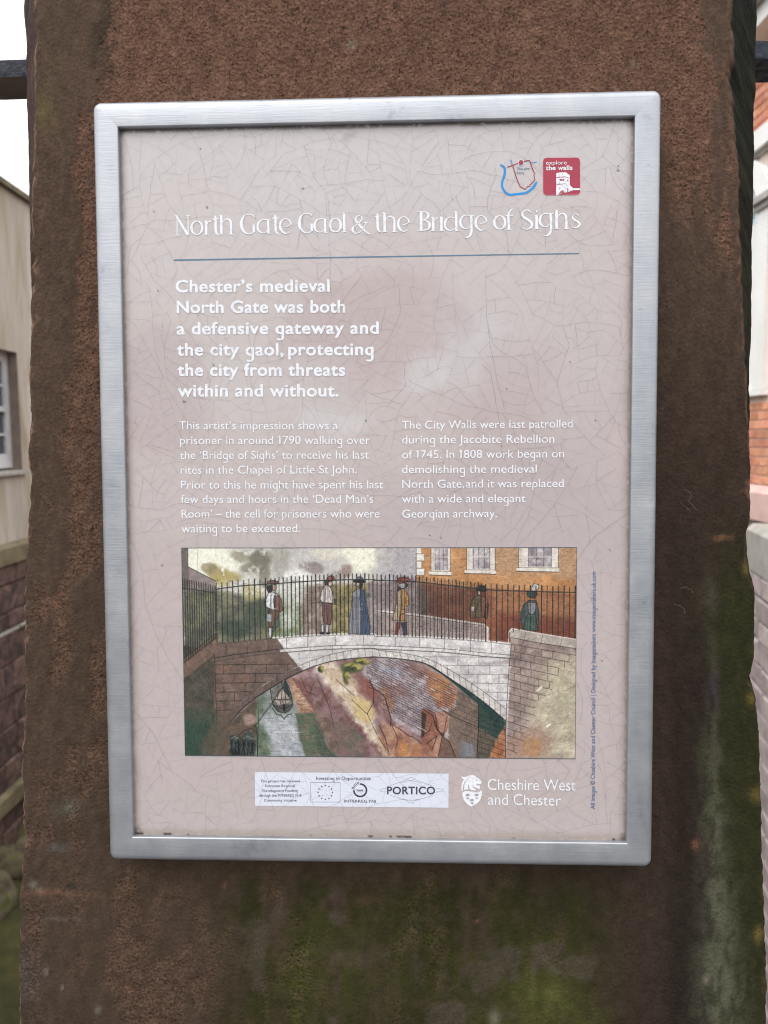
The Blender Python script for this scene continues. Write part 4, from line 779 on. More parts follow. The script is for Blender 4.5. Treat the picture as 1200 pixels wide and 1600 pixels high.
q.build('walls_badge', [K_RED, K_WHITE, K_PINK], label='crimson rounded square badge with a white tower')
q = Ink()
for p_ in RIVER: q.line(p_, 0, 1, smooth=True)
for p_ in WALLS: q.line(p_, 1, 2, smooth=False)
q.disc(HERE[0], HERE[1], HERE[2] * 1.25, 2, 3, 20); q.disc(HERE[0], HERE[1], HERE[2], 1, 4, 20)
q.build('town_map', [K_RIVER, K_MAPRED, K_PAPER], label='small map of blue river and red wall circuit')
q = Ink(); q.poly(LABEL, 0, 1)
q.line(FLAG, 1, 2, True, w=.22)
for x, y in FLAG_DOTS:
    q.poly([(x + (.62 if k % 2 == 0 else .30) * math.sin(k * math.pi / 5), y - (.62 if k % 2 == 0 else .30) * math.cos(k * math.pi / 5)) for k in range(10)], 1, 2)
cx_, cy_, rr_, ww_ = RING
q.line([(cx_ + rr_ * math.sin(R(a)), cy_ - rr_ * math.cos(R(a)), ww_) for a in range(0, 271, 10)], 1, 2)
for a in (281, 292, 304, 316, 328, 340, 350): 
    e_ = 1.0 + .35 * ((a * 7) % 3) * .5
    q.line([(cx_ + (rr_ - ww_ * .5) * math.sin(R(a)), cy_ - (rr_ - ww_ * .5) * math.cos(R(a)), .2), (cx_ + (rr_ + ww_ * e_) * math.sin(R(a)), cy_ - (rr_ + ww_ * e_) * math.cos(R(a)), .5)], 1, 2)
for p_ in DIAMOND: q.line(p_, 1, 2, w=.13)
q.build('funding_label', [K_PAPER, K_NAVY], label='white paper strip with funding logos')
q = Ink()
for p_ in LION: q.poly(p_, 0, 1)
for p_ in LION_MARKS: q.poly(p_, 1, 2)
q.build('council_crest', [K_WHITE, K_TAUPE], label='white lion head above a shield')

# ---------- craquelure: cracks grow until they meet another crack
def cracks():
    rg = random.Random(5)
    W_, H_, cs = 297., 421., .55
    nx, ny = int(W_ / cs) + 2, int(H_ / cs) + 2
    occ = np.zeros((ny, nx), np.int32); lines = []
    zone = vnoise(40, 30, 7, 5, np.random.default_rng(8)) * 1.6
    def inside(x, y): return 0.4 < x < W_ - .4 and .4 < y < H_ - .4
    def grow(x, y, a, maxl, curve, idn, ignore=6, cross=0.):
        pts = [(x, y)]; l = 0; k = curve; cells = []
        while l < maxl:
            a += k * .55 + (rg.gauss(0, .03) if rg.random() < .95 else rg.gauss(0, .28)); k += rg.gauss(0, .0015); k *= .97
            x += .55 * math.cos(a); y += .55 * math.sin(a); l += .55
            if not inside(x, y): break
            pts.append((x, y))
            o_ = occ[int(y / cs), int(x / cs)]
            if o_ and o_ != idn and l > .55 * ignore * .5:
                if rg.random() > cross: break
            cells.append((int(y / cs), int(x / cs)))
        for c_ in cells: occ[c_] = idn
        return pts, a
    idn = 0
    def add(p, w):
        if len(p) > 3: lines.append((p, w))
    def inpic(x, y): return 31 < x < 268 and 245 < y < 372
    for _ in range(26):
        idn += 1; x, y = rg.uniform(5, 292), rg.uniform(5, 416); a = rg.choice((rg.gauss(-.75, .35), rg.gauss(.85, .35), rg.gauss(1.57, .25)))
        k = rg.gauss(0, .008); ml = rg.uniform(30, 90)
        p1, _a = grow(x, y, a, ml, k, idn, cross=.8); p2, _a = grow(x, y, a + math.pi, ml * .6, -k, idn, cross=.8)
        add(p2[::-1] + p1[1:], rg.uniform(.07, .115))
    # seeds are spread evenly; each crack runs both ways, square to its neighbour, until it meets another
    for it in range(14000):
        x, y = rg.uniform(1, 296), rg.uniform(1, 420)
        if inpic(x, y) and rg.random() < .9: continue
        i, j = int(y / cs), int(x / cs)
        far = 4.2 if it < 900 else (2.7 if it < 4000 else 1.7)
        far *= .85 + .75 * zone[min(int(y / 421 * 40), 39), min(int(x / 297 * 30), 29)]
        r_ = int(far / cs)
        if occ[max(i - r_, 0):i + r_ + 1, max(j - r_, 0):j + r_ + 1].any(): continue
        R_ = 18; i0, j0 = max(i - R_, 0), max(j - R_, 0); nz = np.argwhere(occ[i0:i + R_ + 1, j0:j + R_ + 1])
        if len(nz) and rg.random() < .8:
            dd = nz - np.array([i - i0, j - j0]); q_ = dd[np.argmin((dd ** 2).sum(1))]; a = math.atan2(q_[0], q_[1]) + rg.gauss(0, .35)
        else: a = rg.uniform(0, 6.28)
        idn += 1; ml = rg.uniform(3, 9) if rg.random() < .14 else rg.uniform(25, 45); k = rg.gauss(0, .012)
        p1, _a = grow(x, y, a, ml, k, idn, 0); p2, _a = grow(x, y, a + math.pi, ml, -k, idn, 0)
        add(p2[::-1] + p1[1:], rg.uniform(.05, .105))
    V_, F_ = [], []
    for p, w in lines:
        
        z = rg.uniform(0, .00004); n = len(p)
        faint = rg.random() < .35
        ws = [w * (.6 if faint else 1) * (.45 + .75 * rg.random()) * 1 for k in range(n)]
        strip(V_, F_, p, ws, z)
    me = bpy.data.meshes.new('craquelure'); me.from_pydata([(PX(x), layer(6) - z, PZ(y)) for x, y, z in V_], [], F_); me.update()
    return me
o = link('craquelure', cracks(), K_CRACK, panel); o['kind'] = 'stuff'; o['label'] = 'fine dark cracks all over the printed face'

# ============================================================ the printed watercolour on the panel
class Canvas:
    """a small software painter; units are 'u' (0..2236 by 0..1186), colours sRGB 0..255"""
    def __init__(s, w, h, W, H):
        s.w, s.h, s.k = w, h, w / W
        s.a = np.ones((h, w, 3)) * 200.
        yy, xx = np.mgrid[0:h, 0:w]; s.X = (xx + .5) / s.k; s.Y = (yy + .5) / s.k
        s.rg = np.random.default_rng(21)
        s.n1 = fbm(h, w, 9, 17, s.rg, 6, .6); s.n2 = fbm(h, w, 9, 17, s.rg, 6, .6); s.n3 = fbm(h, w, 26, 50, s.rg, 5, .6); s.n4 = fbm(h, w, 70, 130, s.rg, 3, .7)
        s.hx = s.X + 60 * (s.n1 - .5); s.hy = s.Y + 60 * (s.n2 - .5)
    def mask(s, pts, soft=0., warp=0.):
        X = s.X + warp * (s.n3 - .5); Y = s.Y + warp * (s.n1 - .5)
        x0, x1 = min(p[0] for p in pts) - 3 * soft - warp - 4, max(p[0] for p in pts) + 3 * soft + warp + 4
        y0, y1 = min(p[1] for p in pts) - 3 * soft - warp - 4, max(p[1] for p in pts) + 3 * soft + warp + 4
        i0, i1 = max(int(y0 * s.k), 0), min(int(y1 * s.k) + 1, s.h); j0, j1 = max(int(x0 * s.k), 0), min(int(x1 * s.k) + 1, s.w)
        M = np.zeros((s.h, s.w))
        if i0 >= i1 or j0 >= j1: return M
        x, y = X[i0:i1, j0:j1], Y[i0:i1, j0:j1]
        ins = np.zeros(x.shape, bool); d = np.full(x.shape, 1e9)
        for k in range(len(pts)):
            (ax, ay), (bx, by) = pts[k - 1], pts[k]
            if ay != by:
                c = (ay > y) != (by > y); ins ^= c & (x < (bx - ax) * (y - ay) / (by - ay) + ax)
            l2 = (bx - ax) ** 2 + (by - ay) ** 2 + 1e-9
            t = np.clip(((x - ax) * (bx - ax) + (y - ay) * (by - ay)) / l2, 0, 1)
            d = np.minimum(d, np.hypot(x - ax - t * (bx - ax), y - ay - t * (by - ay)))
        sd = np.where(ins, d, -d); e = max(soft, .7 / s.k)
        M[i0:i1, j0:j1] = np.clip(.5 + sd / (2 * e), 0, 1)
        return M
    def blend(s, M, c, o=1.):
        M = M * o; s.a = s.a * (1 - M[..., None]) + np.asarray(c, float) * M[..., None]
    def poly(s, pts, c, o=1., soft=0., warp=0., mottle=0., c2=None):
        M = s.mask(pts, soft, warp)
        if c2 is not None:
            t = sstep(.3, .7, s.n3)[..., None]; cc = np.array(c) * (1 - t) + np.array(c2) * t
        else: cc = np.array(c, float) * np.ones_like(s.a)
        if mottle: cc = cc * (1 + mottle * (s.n1[..., None] - .5) * 2)
        M = M * o; s.a = s.a * (1 - M[..., None]) + cc * M[..., None]
    def blob(s, cx, cy, rx, ry, c, o=1., lo=.35, hi=.65):
        q = np.sqrt(((s.hx - cx) / rx) ** 2 + ((s.hy - cy) / ry) ** 2)
        M = sstep(1.15, .55, q) if False else (1 - sstep(.6, 1.15, q))
        s.blend(M * sstep(lo, hi, s.n3 + .15), c, o)
    def line(s, pts, c, w=3., o=1.):
        for (ax, ay), (bx, by) in zip(pts[:-1], pts[1:]):
            r_ = w / 2 + 2 / s.k
            i0, i1 = max(int((min(ay, by) - r_) * s.k), 0), min(int((max(ay, by) + r_) * s.k) + 2, s.h)
            j0, j1 = max(int((min(ax, bx) - r_) * s.k), 0), min(int((max(ax, bx) + r_) * s.k) + 2, s.w)
            if i0 >= i1 or j0 >= j1: continue
            x, y = s.X[i0:i1, j0:j1], s.Y[i0:i1, j0:j1]
            l2 = (bx - ax) ** 2 + (by - ay) ** 2 + 1e-9
            t = np.clip(((x - ax) * (bx - ax) + (y - ay) * (by - ay)) / l2, 0, 1)
            d = np.hypot(x - ax - t * (bx - ax), y - ay - t * (by - ay))
            M = (np.clip((w / 2 - d) * s.k + .5, 0, 1) * min(1, w * s.k) * o)[..., None]
            s.a[i0:i1, j0:j1] = s.a[i0:i1, j0:j1] * (1 - M) + np.asarray(c, float) * M

def paint():
    cv = Canvas(800, 429, 2212, 1186)
    a = lambda *p: [(x - 54, y - 58) for x, y in p]                 # left half, as surveyed
    b = lambda *p: [(x + 1163.6 - 54, y - 56) for x, y in p]        # right half
    rd = random.Random(9)
    INK = (44, 44, 44)
    def curve(pts, n=40):
        q = smooth_path([(x, y, 0) for x, y in pts], False, max(2, n // len(pts))); return [(x, y) for x, y, _ in q]
    def at(path, x):
        for (ax, ay), (bx, by) in zip(path[:-1], path[1:]):
            if ax <= x <= bx: return ay + (by - ay) * (x - ax) / max(bx - ax, 1e-6)
        return path[-1][1] if x > path[-1][0] else path[0][1]
    # ---- sky
    cv.poly([(0, 0), (2212, 0), (2212, 620), (0, 620)], (206, 202, 192), mottle=.05)
    for x, y, rx, ry, c, o in ((170, 90, 170, 130, (236, 233, 212), 1), (990, 60, 170, 90, (238, 234, 210), 1), (760, 80, 200, 110, (196, 190, 186), .9), (560, 60, 60, 120, (150, 145, 132), .5), (650, 190, 90, 80, (236, 234, 226), .9), (1230, 120, 150, 170, (176, 166, 172), .9), (1150, 60, 70, 90, (192, 184, 180), .6), (820, 30, 90, 40, (222, 214, 190), .6)):
        cv.blob(x, y, rx, ry, c, o, .0, .3)
    for x, y, rx, ry, c, o in ((440, 60, 80, 60, (128, 122, 106), .9), (400, 110, 90, 40, (142, 136, 116), .8), (330, 40, 70, 40, (150, 142, 118), .7), (470, 150, 40, 70, (128, 124, 104), .7), (210, 150, 80, 50, (168, 150, 92), .8), (260, 180, 90, 50, (186, 166, 96), .8), (160, 120, 50, 30, (150, 138, 100), .7), (760, 120, 60, 40, (150, 134, 132), .8), (700, 100, 40, 24, (152, 138, 136), .6), (930, 130, 40, 40, (150, 126, 118), .8), (880, 160, 60, 40, (160, 146, 138), .6)):
        cv.blob(x, y, rx, ry, c, o, .45, .6)
    cv.poly(a((54, 58), (92, 58), (92, 300), (54, 300)), (116, 106, 100), .95, 2)
    cv.poly(a((92, 165), (245, 245), (245, 330), (92, 330)), (150, 134, 132), .95, 1, mottle=.1)
    cv.line(a((92, 165), (245, 245)), INK, 3); cv.line(a((92, 58), (92, 260)), INK, 2)
    # ---- behind the railings
    cv.poly(a((54, 300), (260, 300), (400, 330), (560, 330), (560, 620), (54, 700)), (104, 106, 94), 1, 12, 40, mottle=.2, c2=(134, 132, 104))
    cv.poly(a((560, 300), (740, 300), (740, 570), (560, 600)), (196, 198, 184), 1, 14, 50, c2=(140, 150, 118))
    cv.poly(a((730, 280), (960, 260), (960, 560), (730, 560)), (170, 152, 140), 1, 14, 40, c2=(140, 118, 108))
    cv.poly(a((900, 270), (1150, 250), (1150, 560), (900, 560)), (176, 158, 100), 1, 14, 50, c2=(128, 120, 84))
    cv.blob(620, 240, 90, 90, (214, 212, 200), .8, .2, .5); cv.blob(430, 380, 90, 90, (80, 96, 78), .7, .3, .6); cv.blob(300, 460, 110, 60, (70, 88, 76), .8, .2, .5)
    cv.blob(400, 260, 60, 60, (200, 190, 120), .6, .3, .6); cv.blob(520, 450, 60, 60, (108, 124, 78), .7, .3, .6); cv.blob(1060, 430, 60, 100, (196, 176, 92), .6, .3, .6); cv.blob(650, 430, 50, 60, (128, 140, 92), .6, .3, .6)
    # ---- far wall and brick house (right)
    cv.poly(b((-60, 250), (240, 240), (240, 600), (-60, 560)), (140, 122, 122), 1, 6, 10, c2=(166, 150, 148))
    cv.poly(b((215, 40), (1130, 40), (1130, 330), (215, 260)), (202, 138, 82), 1, 0, 0, mottle=.18, c2=(208, 152, 100))
    cv.poly(b((650, 40), (1130, 40), (1130, 220), (650, 200)), (190, 156, 124), .6, 20, 60)
    cv.poly(b((230, 255), (640, 290), (1130, 320), (1130, 580), (600, 590), (230, 470)), (128, 76, 60), 1, 10, 16, mottle=.2, c2=(152, 94, 68))
    cv.poly(b((620, 290), (1130, 320), (1130, 440), (640, 440)), (188, 128, 84), .7, 24, 40)
    cv.poly(b((660, 420), (1130, 470), (1130, 570), (680, 560)), (140, 72, 52), .7, 20, 40)
    cv.blob(1109 + 250, 300, 40, 120, (104, 98, 96), .7, .2, .5)
    cv.poly(b((0, 412), (200, 432), (600, 490), (612, 510), (612, 585), (0, 555)), (158, 138, 134), 1, 2, 0, mottle=.1, c2=(178, 158, 152))
    cv.line(b((0, 410), (200, 430), (590, 486), (612, 505), (612, 585)), (214, 206, 200), 8); cv.line(b((0, 416), (200, 438), (590, 494)), INK, 2)
    for y in range(0, 5):
        cv.line(b((0, 440 + y * 26), (200, 455 + y * 24), (600, 510 + y * 16)), (118, 100, 98), 1.6, .7)
    for _ in range(260):
        x, y = rd.uniform(260, 1120), rd.uniform(60, 300)
        if any(x0 < x < x1 and y < 215 for x0, x1 in ((285, 410), (480, 660), (765, 1005))): continue
        cv.line(b((x, y), (x + rd.uniform(10, 30), y + rd.uniform(-1, 1))), (110, 74, 60), 1.8, .6)
    for _ in range(160):
        x, y = rd.uniform(640, 1110), rd.uniform(320, 560); cv.line(b((x, y), (x + rd.uniform(10, 34), y + 2)), (100, 58, 46), 1.8, .5)
    for k in range(4):
        y = 56 + k * 40; w_ = 44 if k % 2 else 28
        cv.poly(b((215, y - 2), (215 + w_, y - 2), (215 + w_, y + 34), (215, y + 34)), (226, 220, 214)); cv.line(b((215, y + 35), (215 + w_, y + 35), (215 + w_, y)), INK, 2)
    cv.line(b((213, 56), (213, 240)), INK, 3)
    for x0, x1, yb, g0, g1 in ((296, 404, 190, 318, 386), (494, 652, 182, 530, 622), (782, 1000, 170, 836, 962)):
        cv.poly(b((x0, 50), (x1, 50), (x1, yb), (x0, yb)), (220, 208, 196)); cv.poly(b((g0, 50), (g1, 50), (g1, yb - 8), (g0, yb - 8)), (146, 134, 140), c2=(196, 188, 190))
        for gx in np.linspace(g0, g1, 4): cv.line(b((gx, 50), (gx, yb - 8)), (90, 78, 74), 3)
        cv.line(b((g0, 110), (g1, 110)), (220, 212, 204), 5); cv.line(b((g0, 114), (g1, 114)), (90, 78, 74), 2)
        cv.poly(b((x0 - 12, yb - 2), (x1 + 4, yb), (x1 + 4, yb + 22), (x0 - 12, yb + 18)), (226, 216, 202)); cv.line(b((x0 - 12, yb - 2), (x1 + 4, yb)), INK, 2); cv.line(b((x0 - 12, yb + 19), (x1 + 4, yb + 23)), (70, 56, 50), 4)
        cv.line(b((x0, 50), (x0, yb)), INK, 2.5); cv.line(b((x1, 50), (x1, yb)), INK, 2.5)
        cv.line(b((x0 + 12, 50), (x0 + 12, yb)), (120, 106, 100), 2)
    # ---- under the arch: cliff, water
    U1 = a((255, 1120), (400, 960), (540, 860), (720, 760), (900, 698), (1100, 675)) + b((0, 672), (150, 685), (270, 710), (400, 790), (560, 900), (715, 1030))
    intr = curve(U1, 80)
    def zz(ox, oy, s_): return lambda *p: [((ox + x / s_ - 270) * 3.636 - 54, (oy + y / s_ - 840) * 3.636 - 58) for x, y in p]
    w5, w6 = zz(340, 1040, 6.667), zz(560, 1020, 5.)
    cv.poly(intr + b((715, 1260)) + a((180, 1260), (180, 1120)), (132, 106, 102), mottle=.2, c2=(158, 130, 126))
    # left bank wall and water
    cv.poly(w5((0, 720), (400, 330), (420, 330), (410, 960), (0, 960)), (92, 84, 74), 1, 4, 10, c2=(116, 98, 84))
    cv.poly(w5((0, 700), (150, 560), (150, 960), (0, 960)), (80, 88, 80), .8, 20, 30, c2=(128, 102, 80))
    cv.poly(w5((400, 330), (540, 240), (700, 140), (770, 250), (850, 480), (1060, 560), (1200, 800), (1260, 980), (380, 980)), (128, 138, 132), 1, 3, 8, c2=(150, 156, 150))
    cv.poly(w5((400, 330), (470, 300), (440, 640), (560, 760), (540, 980), (380, 980)), (94, 116, 92), .9, 16, 24, c2=(124, 134, 110))
    cv.poly(w5((440, 520), (560, 500), (620, 540), (780, 500), (800, 640), (840, 760), (900, 960), (560, 960), (520, 760)), (168, 170, 176), .9, 18, 30, c2=(188, 190, 196))
    cv.poly(w5((800, 490), (1010, 490), (1080, 600), (1010, 640), (1020, 800), (1150, 860), (1250, 980), (910, 980), (840, 760)), (92, 112, 88), 1, 6, 16, c2=(122, 114, 96))
    cv.poly(w5((1000, 560), (1090, 600), (1120, 800), (1240, 960), (1100, 980), (1010, 800)), (84, 96, 80), .9, 10, 20)
    cv.poly(w5((720, 130), (775, 125), (1010, 480), (840, 490), (770, 300)), (160, 118, 98), 1, 1, 4, c2=(196, 156, 126))
    for k in range(34):
        t = rd.random(); x0, x1 = 745 + 95 * t, 790 + 215 * t; y = 140 + 345 * t; xs = rd.uniform(x0, x1 - 20)
        cv.line(w5((xs, y), (min(xs + rd.uniform(20, 90), x1), y + rd.uniform(-6, 6))), rd.choice(((222, 190, 158), (130, 86, 72), (206, 168, 136))), 3.4, .8)
    for _ in range(150):
        y = rd.uniform(500, 950); x = rd.uniform(400, 1150); l = rd.uniform(30, 130)
        cv.line(w5((x, y), (x + l, y + rd.uniform(-3, 3))), (96, 124, 140) if 540 < x < 880 and y > 780 else ((226, 226, 232) if 540 < x < 800 else rd.choice(((62, 92, 74), (136, 144, 116), (74, 78, 66), (160, 148, 134)))), 2.4, .5)
    cv.line(w5((410, 340), (412, 620), (400, 960)), (60, 66, 60), 3)
    cv.line(w5((775, 125), (900, 290), (1010, 480), (1070, 590), (1120, 760), (1200, 900)), (58, 42, 40), 4)
    # cliff
    cl = w5((775, 118), (850, 80), (1000, 20)) + a((900, 695), (1110, 670)) + b((0, 672), (140, 690)) + w6((250, 250), (480, 420), (480, 700), (330, 830)) + w5((1280, 990), (1120, 760), (1010, 480))
    cv.poly(cl, (138, 100, 96), 1, 3, 16, mottle=.25, c2=(172, 136, 136))
    cv.poly(w5((860, 90), (1010, 30), (1180, 60), (1190, 230), (1060, 180), (1000, 130)), (172, 144, 148), .9, 12, 40, c2=(194, 172, 174))
    cv.poly(w5((800, 150), (930, 130), (1020, 300), (1010, 480), (900, 300)), (134, 86, 80), .9, 14, 30)
    cv.poly(w5((1010, 150), (1080, 260), (1150, 480), (1260, 700), (1280, 960), (1150, 860), (1010, 500)), (110, 94, 82), .8, 14, 40, c2=(140, 118, 104))
    cv.poly(w5((1080, 250), (1200, 310), (1400, 560), (1400, 800), (1200, 560)), (148, 98, 90), .85, 14, 40)
    # cream streak of bare rock
    cv.poly(w6((-360, -60), (-220, -20), (-60, 220), (60, 360), (140, 480), (130, 600), (220, 760), (260, 830), (140, 800), (40, 600), (-100, 440), (-260, 240), (-370, 60)), (204, 178, 146), .95, 16, 80, c2=(224, 208, 184))
    cv.poly(w6((-60, 330), (80, 360), (110, 500), (40, 520), (-40, 460)), (214, 184, 120), .85, 14, 50)
    cv.poly(w6((-400, 120), (-200, 300), (0, 540), (40, 660), (190, 800), (-60, 830), (-200, 600), (-400, 300)), (128, 88, 84), .9, 16, 60, c2=(150, 120, 120))
    cv.poly(w6((-220, 480), (-60, 560), (40, 680), (30, 830), (-160, 830)), (112, 112, 98), .8, 18, 60, c2=(132, 104, 100))
    cv.poly(w6((0, 190), (90, 200), (160, 300), (120, 360), (0, 320)), (150, 94, 84), .85, 16, 40)
    # brick-faced part
    br = w6((60, 60), (110, 30), (330, 36), (520, 90), (640, 160), (770, 260), (920, 390), (920, 810), (480, 810), (480, 640), (250, 520), (200, 400), (110, 240), (20, 160))
    cv.poly(br, (150, 134, 138), 1, 5, 30, mottle=.16, c2=(178, 164, 166))
    cv.poly(w6((120, 90), (300, 130), (300, 190), (150, 130)), (176, 184, 204), .7, 14, 30)
    cv.poly(w6((340, 50), (520, 90), (560, 160), (480, 200), (360, 120)), (150, 108, 100), .8, 12, 30)
    cv.poly(w6((530, 120), (640, 170), (770, 260), (740, 430), (620, 420), (520, 280)), (194, 134, 84), .9, 12, 30, c2=(170, 112, 88))
    cv.poly(w6((150, 220), (320, 230), (420, 330), (260, 330)), (146, 100, 98), .6, 16, 30)
    cv.poly(w6((760, 262), (920, 390), (920, 810), (620, 810), (690, 640), (690, 440), (740, 430)), (120, 104, 94), 1, 3, 6, c2=(142, 118, 104))
    cv.poly(w6((690, 480), (900, 580), (900, 810), (760, 810), (720, 660)), (132, 112, 100), .8, 14, 30)
    cv.poly(w6((780, 700), (880, 700), (890, 810), (790, 810)), (128, 140, 156), .7, 16, 30)
    # rocks
    cv.poly(w6((490, 425), (560, 440), (600, 470), (650, 440), (700, 480), (680, 600), (650, 640), (720, 700), (750, 810), (480, 810), (480, 640)), (146, 92, 74), 1, 2, 10, c2=(176, 122, 100))
    cv.poly(w6((590, 470), (650, 445), (700, 480), (660, 620), (620, 600)), (184, 134, 112), .9, 4, 12)
    cv.poly(w6((560, 660), (640, 640), (620, 800), (590, 800)), (190, 144, 116), .8, 6, 14); cv.poly(w6((480, 440), (520, 470), (500, 640), (480, 660)), (76, 60, 56), .9, 3)
    cv.poly(w6((640, 650), (720, 710), (750, 810), (610, 810)), (128, 98, 84), .95, 4, 10)
    cv.poly(w6((150, 260), (220, 270), (270, 350), (260, 440), (220, 440), (180, 340)), (174, 124, 96), .9, 8, 24)
    cv.poly(w6((180, 520), (300, 580), (480, 700), (480, 810), (220, 810), (150, 680)), (160, 104, 84), .95, 12, 40, c2=(190, 146, 116))
    cv.poly(w6((300, 690), (370, 700), (400, 800), (300, 810)), (208, 138, 78), .85, 10, 24); cv.poly(w6((400, 700), (480, 720), (490, 810), (420, 810)), (190, 122, 80), .7, 8, 16)
    for r_ in range(40):
        y0 = 40 + r_ * 18.5 - 150
        for k in range(16):
            x = 60 + k * 42 + (r_ % 2) * 21; y = y0 + .50 * x
            lim = 620 if x > 480 else 330 + .58 * x
            if x < 180 and y > 260: continue
            if y > lim or y < (36 if x < 330 else 36 + .42 * (x - 330)) or x > 760 or rd.random() < .12: continue
            if x > 480 and y > 430 + .2 * (x - 480): continue
            cv.line(w6((x, y), (x + 38, y + 20)), (66, 48, 50), 2.8, .85)
            if rd.random() < .7: cv.line(w6((x, y), (x + 1, y + 17)), (66, 48, 50), 2.4, .7)
            if rd.random() < .18: cv.poly(w6((x + 2, y + 3), (x + 38, y + 22), (x + 38, y + 36), (x + 2, y + 18)), rd.choice(((196, 184, 184), (132, 102, 104), (206, 192, 186))), .5, 2)
    for y0 in range(0, 9):
        for k in range(4):
            x = 770 + k * 40; y = 300 + y0 * 44 + .45 * (x - 770)
            if x < 915: cv.line(w6((x, y), (x + 38, y + 18)), (64, 56, 52), 2.4, .7); cv.line(w6((x + 19 * (y0 % 2), y), (x + 19 * (y0 % 2), y + 40)), (64, 56, 52), 2.2, .6)
    for pts, w_ in ((((80, 200), (105, 270), (150, 290), (200, 340), (225, 440), (245, 500), (240, 560)), 5), (((110, 280), (110, 380), (60, 470)), 4), (((490, 430), (570, 480), (590, 560), (640, 640), (700, 690), (740, 800)), 5), (((590, 480), (600, 590), (650, 640), (680, 480)), 4), (((650, 445), (760, 500), (920, 570), (1020, 600)), 4),
                    (((480, 640), (540, 600), (560, 540)), 4), (((520, 700), (600, 640), (560, 760)), 4), (((480, 700), (420, 650), (380, 640), (330, 600), (240, 540)), 4), (((250, 560), (300, 660), (280, 740)), 3.4), (((150, 560), (200, 660), (230, 790)), 3.4), (((-60, 360), (60, 470), (130, 620), (200, 740)), 3), (((640, 650), (610, 800)), 4), (((-180, 200), (-40, 330)), 3)):
        cv.line(w6(*pts), (56, 40, 40), w_, .85)
    for pts in (((860, 110), (920, 260), (1010, 300)), ((980, 200), (960, 290)), ((1040, 140), (1120, 330), (1170, 480), (1200, 640)), ((1090, 300), (1060, 420))): cv.line(w5(*pts), (58, 44, 42), 3.4, .75)
    # foliage under the crown of the arch
    for x, y, rx, ry in ((1000, 740, 66, 46), (1068, 702, 56, 26), (982, 800, 26, 44), (1040, 740, 46, 34), (838, 752, 16, 26)):
        cv.blob(x - 54, y - 58, rx, ry, (96, 100, 62), .95, .3, .45); cv.blob(x - 44, y - 66, rx * .75, ry * .7, (186, 172, 92), .9, .42, .5); cv.blob(x - 60, y - 50, rx * .5, ry * .5, (70, 82, 56), .9, .5, .56)
    # soffit shadow and right pier
    cv.poly(w6((500, 70), (560, 95), (680, 155), (780, 232), (900, 330), (1000, 400), (1130, 485), (1130, 530), (1105, 600), (1060, 660), (1000, 620), (925, 570), (920, 390), (770, 262), (640, 160)), (46, 76, 74), 1, 1, 3, c2=(58, 86, 82))
    cv.poly(w6((922, 400), (1000, 470), (1060, 600), (1060, 650), (925, 575)), (70, 88, 78), .8, 8, 14)
    cv.poly(w6((925, 570), (1000, 620), (1060, 660), (1110, 570), (1130, 510), (1130, 812), (905, 812)), (92, 94, 80), 1, 2, 6, c2=(112, 100, 86))
    cv.poly(w6((1125, 560), (1130, 812), (1000, 812), (1050, 690), (1085, 620)), (180, 108, 74), 1, 5, 14, c2=(196, 132, 90))
    for k in range(10): cv.line(w6((922, 470 + k * 42), (1010, 500 + k * 42), (1128, 545 + k * 42)), (38, 40, 38), 2.6, .8)
    for k in range(22): x = rd.uniform(930, 1125); y = rd.uniform(480, 780); cv.line(w6((x, y), (x, y + 40)), (38, 40, 38), 2.6, .7)
    cv.line(w6((922, 390), (920, 600), (908, 812)), (34, 38, 38), 4)
    # ---- the bridge
    top = curve(a((240, 600), (400, 585), (560, 570), (800, 552), (1000, 546), (1130, 545)) + b((0, 552), (200, 556), (400, 566), (600, 580), (740, 597)), 70)
    mid = curve(a((228, 684), (400, 655), (600, 632), (900, 610), (1130, 606)) + b((0, 606), (350, 622), (560, 642), (742, 658)), 60)
    ext = curve(a((252, 1062), (330, 980), (440, 882), (620, 768), (820, 682), (1000, 637), (1130, 622)) + b((0, 632), (150, 650), (300, 690), (450, 772), (600, 872), (714, 962)), 80)
    cv.poly(top + b((742, 780), (718, 975)) + ext[::-1] + a((232, 1062)), (200, 192, 192), 1, 0, mottle=.1, c2=(222, 216, 212))
    cv.poly(a((40, 610), (235, 640), (252, 1062), (255, 1120), (180, 1250), (40, 1250)), (100, 90, 80), 1, 0, mottle=.2, c2=(84, 84, 72))
    cv.poly(a((240, 600), (590, 570), (640, 640), (730, 750)) + a((620, 768), (440, 882), (330, 980), (252, 1062), (228, 1062), (228, 684)), (112, 94, 86), 1, 2, 0, mottle=.12, c2=(132, 108, 96))
    vo = ext + intr[::-1]
    cv.poly(vo, (198, 190, 186), 1, 0, mottle=.06, c2=(216, 208, 200))
    cv.poly(a((252, 1062), (330, 980), (440, 882), (620, 768), (715, 728), (735, 752), (720, 762), (540, 862), (400, 962), (255, 1122)), (118, 100, 92), 1, 1)
    cv.line(intr, (38, 42, 44), 5); cv.line(ext, (70, 64, 62), 2.6)
    n = 46
    L1 = np.array(ext); L2 = np.array(intr)
    def arc(Lp, t):
        s_ = np.r_[0, np.cumsum(np.hypot(*np.diff(Lp, axis=0).T))]; s_ /= s_[-1]; return (np.interp(t, s_, Lp[:, 0]), np.interp(t, s_, Lp[:, 1]))
    for k in range(1, n): cv.line([arc(L1, k / n), arc(L2, k / n)], (84, 74, 70), 2.4, .9)
    # cornice
    cv.line([(x, y + 10) for x, y in mid], (214, 208, 204), 14, .8); cv.line(mid, INK, 2.6); cv.line([(x, y + 20) for x, y in mid], (92, 76, 72), 5, .85)
